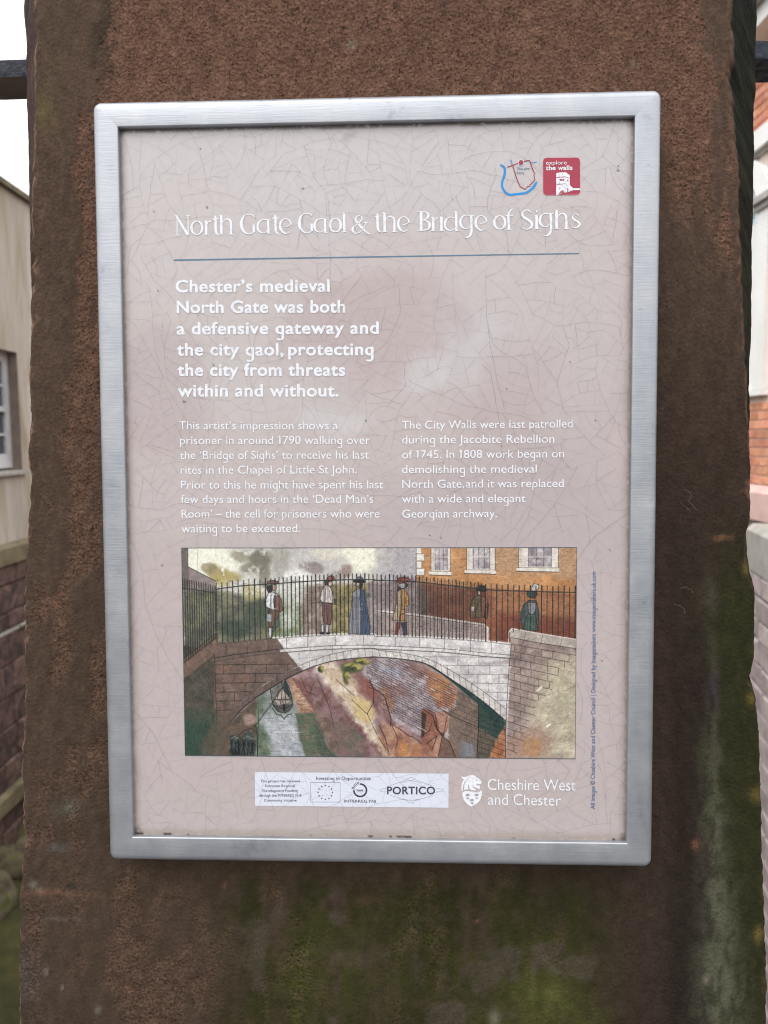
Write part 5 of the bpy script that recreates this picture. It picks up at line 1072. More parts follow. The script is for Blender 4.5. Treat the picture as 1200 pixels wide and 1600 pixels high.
    sh = a((228, 684), (400, 655), (600, 632)); cv.line([(x, y + 10) for x, y in sh], (112, 92, 84), 16, .9); cv.line(sh, (44, 38, 36), 3)
    cv.line([(x, y - 3) for x, y in top], (226, 220, 214), 7); cv.line([(x, y + 3) for x, y in top], INK, 2.2)
    cv.line([(x, y - 2) for x, y in top if x < 540], (120, 104, 94), 9)
    for x in list(range(300, 560, 120)) + [645, 765, 920, 1080] + [1163 + k for k in (95, 232, 370, 515, 632)]:
        X = x - 54; cv.line([(X, at(top, X) + 4), (X, at(mid, X) - 1)], INK, 2.4)
    for k, X in enumerate(list(range(330, 600, 140)) + [780 - 54, 900, 1062, 1240, 1420, 1540, 1640]):
        cv.line([(X, at(mid, X) + 1), (X, at(mid, X) + 20)], INK, 2)
    # ashlar joints
    for k, y in enumerate(range(720, 1010, 52)):
        xe = 234 + 0; X1 = None
        for X in range(190, 900, 6):
            yy = y - 58 - (X - 180) * .012
            if at(ext, X) < yy + 8: X1 = X; break
        X1 = X1 or 640
        cv.line([(180, y - 56), (X1, y - 58 - (X1 - 180) * .012)], (52, 44, 40), 3.2, .9)
        for x in range(230 + (k % 2) * 60, int(X1) - 20, 122): cv.line([(x, y - 58), (x, y - 8)], (52, 44, 40), 3, .85)
        cv.poly([(190 + (k * 97) % 200, y - 54), (300 + (k * 97) % 200, y - 54), (300 + (k * 97) % 200, y - 12), (190 + (k * 97) % 200, y - 12)] if 300 + (k * 97) % 200 < X1 - 60 else [(0, 0), (1, 0), (1, 1)], (150, 104, 88), .35, 3)
    for k, y in enumerate((668, 716, 766, 816, 866, 912)):
        X2 = 1163.6 - 54 + 738 - k * 3; X1 = None
        for X in range(int(X2), 1200, -6):
            if at(ext, X) < y - 56 + 6: X1 = X; break
        X1 = X1 or 1300
        X1 = max(X1, 1300)
        cv.line([(X1, y - 56), (X2, y - 54)], INK, 2.2, .85)
        X = X2 - 58 - (k % 2) * 55
        while X > X1 + 12: cv.line([(X, y - 56), (X, y - 8)], INK, 2, .8); X -= 118
    cv.line(a((905, 612), (905, 655)), INK, 2); cv.line(a((715, 640), (715, 690)), INK, 2); cv.line(a((690, 690), (860, 665)), INK, 2, .6)
    for pts in (((320, 655), (430, 670), (430, 700), (360, 690)), ((560, 700), (700, 690), (700, 712), (570, 720)), ((450, 610), (600, 620), (600, 632), (460, 630))): cv.poly(b(*pts), (160, 146, 150), .5, 6)
    # left abutment joints and greens
    for k in range(13): cv.line(a((54, 800 + k * 40 - 10), (232, 690 + k * 36)), (70, 62, 56), 2, .45)
    for k in range(22): x = rd.uniform(190, 232); y = rd.uniform(720, 1060); cv.line(a((x, y), (x, y + 26)), (62, 54, 50), 2, .5)
    cv.line(a((234, 640), (240, 1060)), (50, 46, 44), 3); cv.line(a((54, 820), (232, 670)), (60, 50, 46), 3, .8)
    cv.poly(a((54, 690), (240, 560), (250, 600), (235, 660), (54, 800)), (122, 96, 84), .9, 3, 6, c2=(140, 110, 96))
    cv.blob(70, 1060, 150, 160, (62, 88, 74), .95, .1, .4); cv.blob(90, 950, 110, 70, (88, 92, 76), .6, .2, .5); cv.poly(a((54, 1040), (190, 1100), (180, 1250), (54, 1250)), (66, 92, 76), .6, 30, 40)
    cv.poly(a((150, 1180), (210, 1060), (330, 980), (320, 1100), (300, 1250), (150, 1250)), (110, 94, 80), .7, 10, 30)
    # ---- right-hand wall with coping
    cv.poly(b((735, 515), (745, 508), (1130, 576), (1130, 1255), (715, 1255), (742, 640)), (172, 152, 142), 1, 0, 0, mottle=.12, c2=(152, 130, 124))
    cv.poly(b((930, 700), (1130, 640), (1130, 1255), (820, 1255), (850, 1000)), (202, 190, 160), 1, 50, 120, c2=(186, 172, 146))
    cv.poly(b((980, 880), (1130, 830), (1130, 1020), (960, 1040)), (178, 168, 142), .7, 30, 90)
    cv.poly(b((720, 1120), (900, 1060), (1000, 1140), (900, 1255), (716, 1255)), (176, 138, 118), .8, 30, 80)
    cv.blob(1109 + 860, 1120, 60, 60, (196, 140, 88), .6, .3, .6)
    cv.poly(b((735, 512), (750, 506), (1130, 572), (1130, 622), (735, 560)), (190, 178, 166), 1, 0, c2=(172, 160, 150))
    cv.line(b((726, 590), (728, 530), (745, 508), (900, 536), (1130, 572)), (226, 218, 206), 4); cv.line(b((740, 558), (900, 590), (1130, 624)), (60, 50, 48), 3)
    for x in (810, 905, 1010, 1095): cv.line(b((x + 12, 520 + (x - 745) * .17), (x, 575 + (x - 745) * .16)), (90, 80, 74), 2.4)
    for k in range(16):
        y = 595 + k * 40; xe = 1120 - k * 26 - rd.uniform(0, 60) if k < 10 else 860 - (k - 10) * 14
        sl = .17 + k * .014
        if k < 1: xe = 1125
        p = []; x = 738 - k * 1.4
        while x < xe:
            p.append((x, y + (x - 735) * sl)); x += 30
        if len(p) > 1: cv.line(b(*p), (70, 56, 54), 3, .85)
        x = 760 + (k % 2) * 34
        while x < xe - 30:
            yy = y + (x - 735) * sl; cv.line(b((x, yy), (x - 1, yy + 36)), (70, 56, 54), 3, .8)
            if rd.random() < .4: cv.poly(b((x - 60, yy + 2), (x - 4, yy + 6), (x - 4, yy + 34), (x - 60, yy + 28)), rd.choice(((140, 112, 108), (196, 172, 156), (128, 106, 106))), .4, 4)
            x += rd.choice((60, 76, 92))
    cv.line(b((742, 600), (728, 760), (716, 980), (712, 1255)), INK, 3)
    cv.poly(b((938, 1056), (960, 1040), (966, 1050), (940, 1066)), (236, 230, 214)); cv.poly(b((880, 855), (915, 826), (918, 840), (890, 864)), (230, 222, 208), .8)
    # ---- boats
    cv.poly(w5((540, 235), (560, 250), (650, 180), (680, 145), (700, 145), (740, 230), (768, 340), (770, 410), (740, 470), (690, 490), (620, 470), (570, 420), (552, 340)), (104, 104, 100), 1, 1, 3, c2=(132, 126, 120))
    cv.poly(w5((580, 345), (665, 225), (755, 345)), (158, 142, 130), 1, 1, 3, c2=(190, 178, 166)); cv.poly(w5((585, 360), (750, 360), (700, 400), (620, 405)), (186, 168, 152), 1, 2)
    cv.poly(w5((690, 145), (710, 160), (750, 300), (735, 320), (672, 220)), (60, 72, 72), 1, 1)
    cv.poly(w5((560, 400), (620, 410), (690, 390), (760, 400), (730, 470), (690, 485), (620, 470)), (98, 96, 92), 1, 1)
    for q_ in (((665, 225), (580, 348), (755, 345), (665, 225)), ((630, 270), (610, 345)), ((665, 230), (655, 345)), ((690, 260), (700, 345)), ((540, 235), (552, 340), (575, 425), (625, 475), (690, 490), (745, 460), (772, 400), (765, 330), (740, 230), (700, 145)), ((560, 400), (625, 440), (700, 440), (765, 400)), ((640, 362), (645, 395)), ((670, 362), (672, 395)), ((700, 362), (700, 392))): cv.line(w5(*q_), (34, 38, 40), 3.6)
    cv.poly(w5((670, 400), (695, 400), (695, 470), (675, 470)), (40, 44, 46), 1); cv.line(w5((560, 440), (600, 500), (650, 515), (680, 550), (720, 510), (760, 495)), (52, 66, 62), 5)
    cv.line(w5((660, 150), (665, 225), (560, 380), (370, 640)), (34, 38, 38), 4)
    cv.blob(*w5((310, 560))[0], 40, 36, (182, 150, 138), .8, .4, .55)
    for cx_, w_ in ((165, 62), (300, 74)):
        cv.poly(w5((cx_ - w_, 960), (cx_ - w_, 820), (cx_ - w_ * .6, 740), (cx_ - 20, 700), (cx_ + 20, 670 if cx_ > 200 else 760), (cx_ + w_ * .8, 720), (cx_ + w_, 820), (cx_ + w_ * .8, 960)), (62, 72, 72), 1, 1, 14, c2=(92, 102, 94))
        for k in range(9):
            x = cx_ - w_ * .8 + k * w_ * .2; cv.line(w5((x, 760 + (k * 37) % 50), (x + 14 - (k % 3) * 14, 850), (x - 8 + (k % 2) * 20, 930)), (28, 36, 38), 3.6)
        cv.line(w5((cx_ - w_ * .7, 760), (cx_, 735), (cx_ + w_ * .7, 770)), (150, 150, 138), 3, .8); cv.line(w5((cx_ - w_ * .2, 720), (cx_ - 10, 840), (cx_ + w_ * .4, 900)), (130, 134, 122), 2.6, .7)
    cv.line(w5((110, 750), (150, 725), (190, 740), (240, 690), (330, 650), (400, 700)), (32, 40, 42), 4); cv.line(w5((395, 640), (398, 960)), (42, 50, 48), 5)
    # ---- figures
    def fig(P_, parts, w_=3.2):
        for c, pts in parts:
            cv.poly(P_(*pts), c, 1, 0, 2)
            if w_: cv.line(P_(*(list(pts) + [pts[0]])), (36, 34, 36), w_, .9)
    g1, g2, g3, g4 = zz(400, 890, 13.914), zz(490, 885, 12.), zz(600, 890, 14.55), zz(720, 900, 8.571)
    fig(g1, [((136, 98, 96), ((240, 310), (270, 255), (340, 220), (430, 235), (490, 245), (490, 300))), ((70, 66, 70), ((225, 340), (270, 345), (350, 330), (370, 440), (330, 490), (270, 480), (240, 410))), ((196, 158, 142), ((370, 325), (450, 320), (450, 420), (400, 450), (365, 430))),
             ((222, 222, 224), ((280, 500), (360, 480), (440, 520), (520, 560), (400, 640), (400, 880), (290, 830), (200, 780), (195, 700), (240, 600))), ((136, 102, 92), ((400, 560), (500, 560), (560, 640), (585, 880), (530, 920), (440, 880), (400, 800))),
             ((128, 100, 86), ((290, 840), (500, 900), (490, 1060), (420, 1180), (330, 1250), (280, 1220), (270, 1050))), ((90, 108, 106), ((440, 1080), (495, 1000), (505, 1200), (380, 1330), (340, 1470), (320, 1460), (350, 1290))), ((214, 212, 212), ((275, 1240), (350, 1260), (330, 1470), (280, 1480)))])
    for q_ in (((330, 560), (310, 820)), ((500, 740), (520, 900)), ((380, 620), (400, 860)), ((440, 900), (390, 1150)), ((300, 880), (330, 1000)), ((230, 970), (240, 1110), (300, 1090))): cv.line(g1(*q_), (44, 40, 42), 3, .85)
    cv.poly(g1((250, 960), (340, 960), (340, 1120), (230, 1110)), (178, 188, 196), .8, 2)
    fig(g2, [((146, 92, 84), ((230, 265), (260, 205), (320, 170), (380, 190), (420, 265))), ((76, 66, 66), ((205, 280), (280, 280), (270, 340), (215, 335))), ((214, 176, 160), ((285, 275), (350, 280), (355, 345), (310, 378), (275, 350))),
             ((206, 194, 188), ((190, 370), (250, 340), (310, 380), (360, 480), (380, 600), (340, 680), (150, 665), (120, 600), (150, 460))), ((136, 96, 92), ((160, 680), (330, 690), (335, 880), (310, 1080), (240, 1060), (190, 1070), (165, 900))), ((206, 202, 204), ((140, 1080), (185, 1070), (185, 1240), (140, 1230))), ((206, 202, 204), ((225, 1080), (290, 1080), (270, 1240), (225, 1240)))])
    cv.poly(g2((110, 1210), (200, 1215), (195, 1265), (120, 1260)), (42, 44, 48)); cv.poly(g2((225, 1225), (305, 1220), (300, 1260), (230, 1262)), (42, 44, 48))
    for q_ in (((-50, 690), (150, 650)), ((300, 690), (450, 720)), ((225, 400), (215, 640)), ((300, 440), (310, 620)), ((350, 480), (400, 640)), ((240, 720), (250, 1040))): cv.line(g2(*q_), (50, 42, 44), 3.2, .85)
    cv.poly(g2((380, 590), (440, 600), (430, 690), (370, 700)), (70, 66, 62), .8, 2)
    fig(g2, [((122, 122, 138), ((790, 240), (830, 195), (880, 185), (920, 215), (930, 262))), ((48, 48, 56), ((730, 250), (800, 240), (970, 268), (970, 290), (870, 310), (750, 290))), ((206, 178, 166), ((790, 300), (860, 300), (850, 360), (800, 380), (780, 350))), ((44, 46, 54), ((860, 320), (920, 320), (900, 390), (860, 390))),
             ((150, 150, 162), ((800, 420), (870, 400), (880, 560), (900, 900), (880, 1255), (650, 1250), (680, 900), (720, 600), (730, 480))), ((86, 104, 134), ((870, 400), (930, 440), (960, 600), (990, 700), (1010, 900), (1050, 1100), (1045, 1255), (870, 1255), (900, 900), (860, 600)))])
    for k in range(6): cv.line(g2((740 + k * 25, 560), (690 + k * 36, 1240)), (70, 72, 86), 3, .85)
    cv.line(g2((960, 720), (1000, 1000), (970, 1240)), (40, 56, 86), 4, .9); cv.line(g2((920, 700), (930, 1000), (900, 1240)), (44, 60, 82), 3.4, .9); cv.line(g2((900, 460), (900, 640), (960, 680)), (44, 60, 82), 3.4, .9)
    cv.poly(g2((960, 520), (1010, 480), (1060, 500), (1050, 560), (990, 600), (980, 640)), (92, 110, 96), .9, 1)
    fig(g3, [((168, 74, 62), ((260, 270), (320, 180), (400, 165), (480, 165), (580, 220), (560, 260), (450, 290), (340, 300))), ((190, 188, 190), ((330, 310), (460, 300), (470, 390), (400, 420), (320, 400))), ((60, 62, 70), ((300, 370), (350, 400), (340, 520), (310, 540), (280, 440))), ((60, 62, 70), ((480, 300), (520, 330), (490, 400), (470, 380))),
             ((190, 168, 132), ((270, 500), (370, 430), (370, 800), (330, 1140), (270, 1130), (170, 1130), (230, 900), (260, 760))), ((204, 146, 84), ((370, 430), (450, 430), (520, 560), (550, 760), (510, 820), (450, 800), (450, 1140), (340, 1150), (380, 800))), ((154, 66, 60), ((270, 1180), (345, 1180), (330, 1320), (260, 1460), (225, 1460))), ((66, 70, 96), ((370, 1200), (490, 1180), (500, 1470), (410, 1470), (400, 1320)))])
    for q_ in (((360, 560), (370, 780)), ((460, 600), (470, 760)), ((345, 920), (440, 880)), ((345, 1010), (440, 980)), ((290, 560), (290, 1100)), ((510, 700), (545, 740))): cv.line(g3(*q_), (70, 46, 34), 3.4, .85)
    cv.line(g3((280, 250), (560, 215)), (228, 140, 120), 3, .9)
    fig(g4, [((46, 58, 60), ((160, 160), (230, 115), (290, 135), (320, 175), (290, 205), (190, 195))), ((206, 190, 176), ((190, 195), (225, 195), (225, 245), (195, 245))), ((128, 110, 78), ((140, 270), (230, 250), (250, 350), (290, 540), (190, 540), (100, 550), (90, 440))), ((158, 98, 70), ((240, 270), (290, 270), (335, 370), (300, 540), (250, 520))), ((96, 64, 60), ((290, 360), (335, 380), (320, 560), (290, 560)))])
    for q_ in (((200, 340), (160, 530)), ((230, 300), (240, 520)), ((120, 300), (100, 520)), ((160, 270), (170, 600)), ((290, 420), (280, 540))): cv.line(g4(*q_), (40, 40, 38), 3, .85)
    cv.poly(g4((115, 405), (145, 405), (140, 455), (115, 455)), (230, 228, 222), .9)
    fig(g4, [((196, 188, 184), ((890, 160), (930, 95), (990, 110), (990, 160), (960, 195), (900, 190))), ((66, 82, 72), ((840, 190), (960, 200), (975, 240), (930, 290), (870, 280), (835, 240))), ((82, 100, 100), ((860, 320), (960, 320), (990, 440), (985, 720), (790, 705), (760, 590), (755, 480), (800, 370))), ((140, 140, 144), ((850, 340), (960, 350), (950, 460), (900, 525), (860, 480))), ((84, 110, 96), ((850, 500), (950, 500), (985, 720), (790, 705)))])
    for k in range(5): cv.line(g4((820 + k * 34, 530), (800 + k * 40, 700)), (44, 60, 54), 3.2, .85)
    for q_ in (((800, 380), (770, 580)), ((840, 230), (840, 290)), ((985, 450), (1000, 520)), ((900, 530), (890, 700))): cv.line(g4(*q_), (44, 54, 58), 3.4, .85)
    # ---- railings
    BAR = (54, 54, 50)
    lt = a((54, 250), (150, 268), (245, 292)); lb_ = a((54, 716), (245, 566))
    for k in range(15):
        x = 4 + k * 13.2; cv.line([(x, at(lt, x) - 18), (x, at(lb_, x) - 2)], BAR, 5, 1)
    cv.line(a((54, 284), (150, 298), (245, 314)), BAR, 4); cv.line(a((54, 690), (245, 540)), BAR, 3.4); cv.line(a((54, 660), (245, 512), (380, 400)), (84, 96, 84), 2.6, .6); cv.line(a((54, 716), (245, 566)), INK, 3)
    rail = curve(a((245, 292), (400, 272), (560, 262), (800, 245), (1000, 238), (1130, 238)) + b((0, 240), (200, 246), (500, 280), (620, 292), (900, 302), (1128, 306)), 60)
    base = top[:-4] + b((745, 560), (760, 512), (1130, 566))
    x = 250 - 54; k = 0
    while x < 2205:
        gap = 31 if x < 500 else (23 if x < 1180 else (20.5 if x < 1690 else 31))
        yt = at(rail, x); yb = at(base, x) - 2
        if 1690 < x < 1860: yb = min(yb, 530)
        infig = any(x0 < x < x1 for x0, x1 in ((478, 560), (778, 870), (950, 1065), (1195, 1285), (1625, 1700), (1895, 1995)))
        c = (46, 50, 48) if k % 2 else (66, 60, 56)
        w_ = (7.0 if k % 2 else 5.0); o_ = .55 if infig else 1
        cv.line([(x, yt - 34 + (k % 3) * 3), (x + (1 if k % 2 else -1), yt)], c, w_, 1); cv.line([(x, yt), (x + (1 if k % 2 else -1), yb)], c, w_, o_)
        if k % 2: cv.line([(x + 4.4, yt - 10), (x + 4.4, yb)], (214, 204, 190), 2.2, .5 * o_)
        if 1180 < x < 1690: cv.line([(x + 10, yt - 24), (x + 10, yb - 40)], (84, 60, 54), 2.6, .8)
        x += gap; k += 1
    cv.line(rail, (52, 52, 50), 6); cv.line([(x, y - 3) for x, y in rail], (176, 166, 150), 1.6, .5)
    rear = [(x, y + 26 + .03 * abs(x - 1100)) for x, y in rail if 600 < x < 1750]; cv.line(rear, (110, 94, 84), 2.4, .6)
    # ---- pencil hatching that follows the forms, ink stipple, paper grain
    for _ in range(7500):
        x, y = rd.uniform(4, 2204), rd.uniform(4, 1180)
        if y < 180 and x < 1270: continue
        i, j = min(int(y * cv.k), cv.h - 1), min(int(x * cv.k), cv.w - 1); c = cv.a[i, j]
        if at(intr, x) < y and 500 < x < 1640: ang = rd.gauss(.95 if x < 1230 else .5, .25)
        elif x < 180: ang = rd.gauss(1.2, .3)
        elif y > 1000 and x < 900: ang = rd.gauss(0, .1)
        else: ang = rd.choice((rd.gauss(0, .15), rd.gauss(-.7, .2)))
        l = rd.uniform(8, 24); f_ = rd.choice((.66, .76, 1.16, 1.24))
        cv.line([(x, y), (x + l * math.cos(ang), y + l * math.sin(ang))], np.clip(c * f_, 0, 250), 2.6, .5)
    st_ = cv.rg.random(cv.n4.shape); cv.a -= (18 * (st_ > .9) * (cv.n3 > .45))[..., None]
    cv.a *= (1 + .20 * (cv.n4 - .5) + .12 * (cv.rg.random(cv.n4.shape) - .5))[..., None]
    g_ = cv.a.mean(2, keepdims=True); cv.a = g_ + (cv.a - g_) * .73
    cv.a = np.clip((cv.a - 128) * 1.12 + 120, 8, 250)
    return cv

cv = paint()
h_, w_ = cv.a.shape[:2]
lc = cv.a / 255; lc = np.where(lc <= .04045, lc / 12.92, ((lc + .055) / 1.055) ** 2.4) * .80
PXL, PXR, PYT, PYB = 32.0, 266.9, 245.5, 371.9
gx, gy = np.meshgrid(np.linspace(PXL, PXR, w_), np.linspace(PYT, PYB, h_))
art = link('watercolour_picture', grid_mesh('watercolour_picture', PX(gx), np.full(gx.shape, layer(1)), PZ(gy), lc, flip=False), print_material('printed_watercolour', .42), panel)
art['label'] = 'printed watercolour of people crossing a railed stone footbridge over a canal'
q = Ink(); q.line([(PXL, PYT), (PXR, PYT), (PXR, PYB), (PXL, PYB)], 0, 2.5, True, w=.42); q.build('picture_border', [K_STRIPE])

# ============================================================ RAILS
def rail(sign_):
    root = empty('iron_handrail', FACE @ Matrix.Translation((sign_ * .2, .135, .3)))
    tag(root, 'flat dark iron handrail fixed into the %s side of the pillar' % ('left' if sign_ < 0 else 'right'), 'handrail', 'iron handrails either side of the pillar')
    mb = MB(); n = 22
    for k in range(n):       # hand-forged: slightly wavy
        x0, x1 = sign_ * (.03 + k * .075), sign_ * (.03 + (k + 1) * .075)
        w0 = lambda x: .0009 * math.sin(x * 31 + 1)
        a, b_ = sorted((x0, x1))
        P_ = []
        for x in (a, b_):
            z = w0(x); P_ += [(x, .0, .0245 + z - .0125), (x, .0, .0245 + z), (x, .034, .0245 + z), (x, .034, .0245 + z - .0125)]
        mb.add(P_, [(0, 1, 5, 4), (1, 2, 6, 5), (2, 3, 7, 6)] + ([(0, 3, 2, 1)] if k == 0 else []) + ([(4, 5, 6, 7)] if k == n - 1 else []))
    for k in range(n):       # underside: on the left rail, light from the ground painted in as brown
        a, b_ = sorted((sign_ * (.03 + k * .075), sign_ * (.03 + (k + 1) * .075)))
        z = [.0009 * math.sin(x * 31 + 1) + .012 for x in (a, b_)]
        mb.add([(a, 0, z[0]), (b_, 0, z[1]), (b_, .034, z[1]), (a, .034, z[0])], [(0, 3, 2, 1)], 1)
    mb.build('rail_bar', [M_IRON, M_UNDERLIT if sign_ < 0 else M_IRON], root)
    for k in range(2):
        q = MB(); x = sign_ * (.78 + .8 * k); q.box(x - .012, x + .012, .006, .028, -1.82, .0122)
        q.build('upright', M_IRON, root)
    return root
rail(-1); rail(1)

# ============================================================ LEFT BUILDING (render over an old stone wall)
lb_root = empty('rendered_building', ALLEY @ Matrix.Translation((-4.4, 9, -1.39)))
tag(lb_root, 'old stained pale rendered building with a sash window left of the pillar', 'building')
T0 = Matrix.Translation((4.4, -9, 1.39))         # part coordinates are in the ALLEY frame
def lbp(mb, name, m, parent=None):
    me = mb.mesh(name); 
    me.transform(T0); o = link(name, me, m, parent or lb_root)
    return o
XW = -4.4; A0, A1 = 3.2, 19.5                     # the wall runs along the alley
wins = [(8.27, 9.22), (5.6, 6.55), (11.6, 12.55), (14.6, 15.55)]
def wall_with_holes(x0, x1, a0, a1, z0, z1, holes):
    """solid wall between x0 and x1 with rectangular openings (a0, a1, zlo, zhi)"""
    mb = MB(); cur = a0
    for h0, h1, zl, zh in sorted(holes):
        mb.box(x0, x1, cur, h0, z0, z1); mb.box(x0, x1, h0, h1, z0, zl); mb.box(x0, x1, h0, h1, zh, z1); cur = h1
    mb.box(x0, x1, cur, a1, z0, z1); return mb
lbp(wall_with_holes(-4.9, XW, A0, A1, -1.16, 2.96, [(a, b_, -.33, 1.08) for a, b_ in wins]), 'wall', M_RENDER)
mb = MB(); mb.box(-4.95, XW + .06, A0 - .05, A1, 2.963, 3.03); lbp(mb, 'wall_coping', M_OLIVE)
mb = MB()
P0 = [(-4.9, A0, -1.39), (XW + .10, A0, -1.39), (XW + .10, A0, -1.20), (XW + .002, A0, -1.162), (-4.9, A0, -1.162)]
mb.prism(P0, (0, 0, 0), (0, A1 - A0, 0)); lbp(mb, 'plinth', M_OLIVE)
mb = MB(); mb.box(-9.5, -4.905, A0, A1, -1.39, 2.9); lbp(mb, 'building_core', M_RENDER)
mb = MB(); mb.prism([(-9.6, 0, 2.9), (-4.96, 0, 2.9), (-7.2, 0, 4.3)], (0, A0, 0), (0, A1, 0)); lbp(mb, 'roof', M_SLATE)
wf0 = None
for i, (a, b_) in enumerate(wins):
    mb = MB(); xf = -4.52
    mb.box(xf - .06, xf, b_ - .12, b_ - .003, -.30, 1.077); mb.box(xf - .06, xf, a + .003, a + .12, -.30, 1.077)
    mb.box(xf - .06, xf, a + .122, b_ - .122, .96, 1.077); mb.box(xf - .06, xf, a + .122, b_ - .122, -.30, -.13); mb.box(xf - .055, xf + .012, a + .122, b_ - .122, .37, .43)
    w_o = lbp(mb, 'window', M_DULLWHITE)
    for z in (.10, .68):
        q = MB(); q.box(xf - .045, xf - .006, a + .124, b_ - .124, z - .013, z + .013); me = q.mesh('glazing_bar'); me.transform(T0); link('glazing_bar', me, M_DULLWHITE, w_o)
    for k in (1, 2):
        yy = a + .12 + (b_ - a - .24) * k / 3
        q = MB(); q.box(xf - .047, xf - .008, yy - .012, yy + .012, -.13, .96); me = q.mesh('glazing_bar'); me.transform(T0); link('glazing_bar', me, M_DULLWHITE, w_o)
    q = MB(); q.box(xf - .035, xf - .03, a + .121, b_ - .121, -.13, .96); me = q.mesh('pane'); me.transform(T0); link('pane', me, M_GLASS, w_o)
    q = MB(); q.box(-4.52, XW + .05, a - .04, b_ + .04, -.375, -.332); me = q.mesh('sill'); me.transform(T0); link('sill', me, M_GREYTRIM, w_o)
    q = MB(); q.box(-4.58, XW - .006, b_ - .0025, b_ + .0, -.33, 1.078); me = q.mesh('reveal'); me.transform(T0); link('reveal', me, noisy('grey_reveal', [(.3, S(104, 92, 84)), (.7, S(132, 118, 108))], 4) if i == 0 else bpy.data.materials['grey_reveal'], w_o)

# the retaining wall of red sandstone blocks below it
rw = empty('retaining_wall', ALLEY @ Matrix.Translation((-4.4, 9, -4.9)))
tag(rw, 'tall dark red sandstone block wall under the rendered building', 'wall')
TR = Matrix.Translation((4.4, -9, 4.9))
mb = MB(); mb.box(-5.2, XW + .02, A0, A1, -4.9, -1.395); me = mb.mesh('mortar_core'); me.transform(TR); link('mortar_core', me, M_MORTAR_D, rw)
def block_mesh(name, w, d, h, m_, bev=.012, j=.006):
    q = MB()
    P_ = [(-w / 2, -d, 0), (w / 2, -d, 0), (w / 2, -d, h), (-w / 2, -d, h), (-w / 2, 0, 0), (w / 2, 0, 0), (w / 2, 0, h), (-w / 2, 0, h),
          (-w / 2 + bev, bev, bev), (w / 2 - bev, bev, bev), (w / 2 - bev, bev, h - bev), (-w / 2 + bev, bev, h - bev)]
    P_ = [tuple(c + (random.uniform(-j, j) if k >= 4 else 0) for c in p) for k, p in enumerate(P_)]
    q.add(P_, [(0, 4, 5, 1), (1, 5, 6, 2), (2, 6, 7, 3), (3, 7, 4, 0), (8, 9, 5, 4), (9, 10, 6, 5), (10, 11, 7, 6), (11, 8, 4, 7), (8, 11, 10, 9)])
    me = q.mesh(name); me.materials.append(m_); return me
courses = [(-1.40, -1.62), (-1.62, -1.95), (-1.95, -2.15), (-2.19, -2.55), (-2.55, -2.92), (-2.92, -3.28), (-3.28, -3.66), (-3.66, -3.96), (-4.14, -4.44), (-4.44, -4.86)]
near, far = [], MB()
for ci, (zt, zb) in enumerate(courses):
    h = zt - zb - .014; meshes = [block_mesh('stone', w, .12, h, M_REDSTONE) for w in (.42, .55, .66)]
    y = 7.0 + .2 * (ci % 2)
    while y < 12.5:
        k = random.randrange(3); w = (.42, .55, .66)[k]
        s_ = link('stone', meshes[k], parent=rw)
        s_.matrix_local = TR @ Matrix.Translation((XW + .025 + random.uniform(0, .03), y + w / 2, zb + .007)) @ Matrix.Rotation(R(-90), 4, 'Z')
        y += w + .014
    for ya, yb in ((A0, 6.95), (13.2, A1)):
        y = ya
        while y < yb:
            w = random.uniform(.4, .7); x_ = XW + .03 + random.uniform(0, .03); far.box(XW - .05, x_, y, min(y + w, yb) - .014, zb + .007, zb + .007 + h, j=.005); y += w
me = far.mesh('stone_courses'); me.transform(TR); o = link('stone_courses', me, M_REDSTONE, rw); o['kind'] = 'stuff'
for z0, z1, xo, m_ in ((-2.185, -2.155, .075, M_CONC), (-4.13, -3.965, .16, M_OLIVE)):
    mb = MB(); y = A0
    while y < A1:
        w = random.uniform(.7, 1.3); mb.box(XW - .05, XW + xo + random.uniform(-.01, .01), y, min(y + w, A1) - .01, z0, z1, j=.006); y += w
    me = mb.mesh('ledge_course'); me.transform(TR); link('ledge_course', me, m_, rw)
# rocks at its foot
for k in range(9):
    bm_r = np.random.default_rng(k)
    nn, mm_ = 22, 30
    th, ph = np.meshgrid(np.linspace(0, math.pi, nn), np.linspace(0, 2 * math.pi, mm_), indexing='ij')
    rr = 1 + .9 * (fbm(nn, mm_, 4, 5, bm_r, 4) - .5); rr[:, -1] = rr[:, 0]; rr[0] = rr[0, 0]; rr[-1] = rr[-1, 0]
    sz = (.3, .42, .26)
    me = grid_mesh('boulder', rr * np.sin(th) * np.cos(ph) * sz[0], rr * np.sin(th) * np.sin(ph) * sz[1], rr * np.cos(th) * sz[2], smooth=True, flip=True)
    o = link('mossy_boulder', me, M_ROCK, M=ALLEY @ Matrix.Translation((-4.15 + .1 * math.sin(k * 3), 7.3 + k * .72, -4.72)) @ Matrix.Rotation(k * 1.7, 4, 'Z'))
    tag(o, '%s mossy boulder from the near end, at the foot of the red retaining wall' % ('first', 'second', 'third', 'fourth', 'fifth', 'sixth', 'seventh', 'eighth', 'ninth')[k], 'boulder', 'mossy boulders along the foot of the wall')

# ============================================================ RIGHT BUILDING (brick, arched white window, pink plinth)
rb = empty('brick_building', ALLEY @ Matrix.Translation((3.1, 6.3, -4.9)))
tag(rb, 'orange red brick building with tall arched white window right of the pillar', 'building')
TB = Matrix.Translation((-3.1, -6.3, 4.9))
XR = 3.1; B0, B1 = 2.6, 15.0
AC, AR = 6.70, .46                              # arched window: centre along the wall, half width
SPR, WB = 1.80, .40                             # springing and sill heights above eye
def rbp(mb, name, m, parent=None, smooth=False):
    me = mb.mesh(name, smooth); me.transform(TB); return link(name, me, m, parent or rb)
mb = wall_with_holes(XR + .012, XR + .35, B0, B1, -.38, 3.16, [(AC - AR, AC + AR, WB, SPR + AR)])
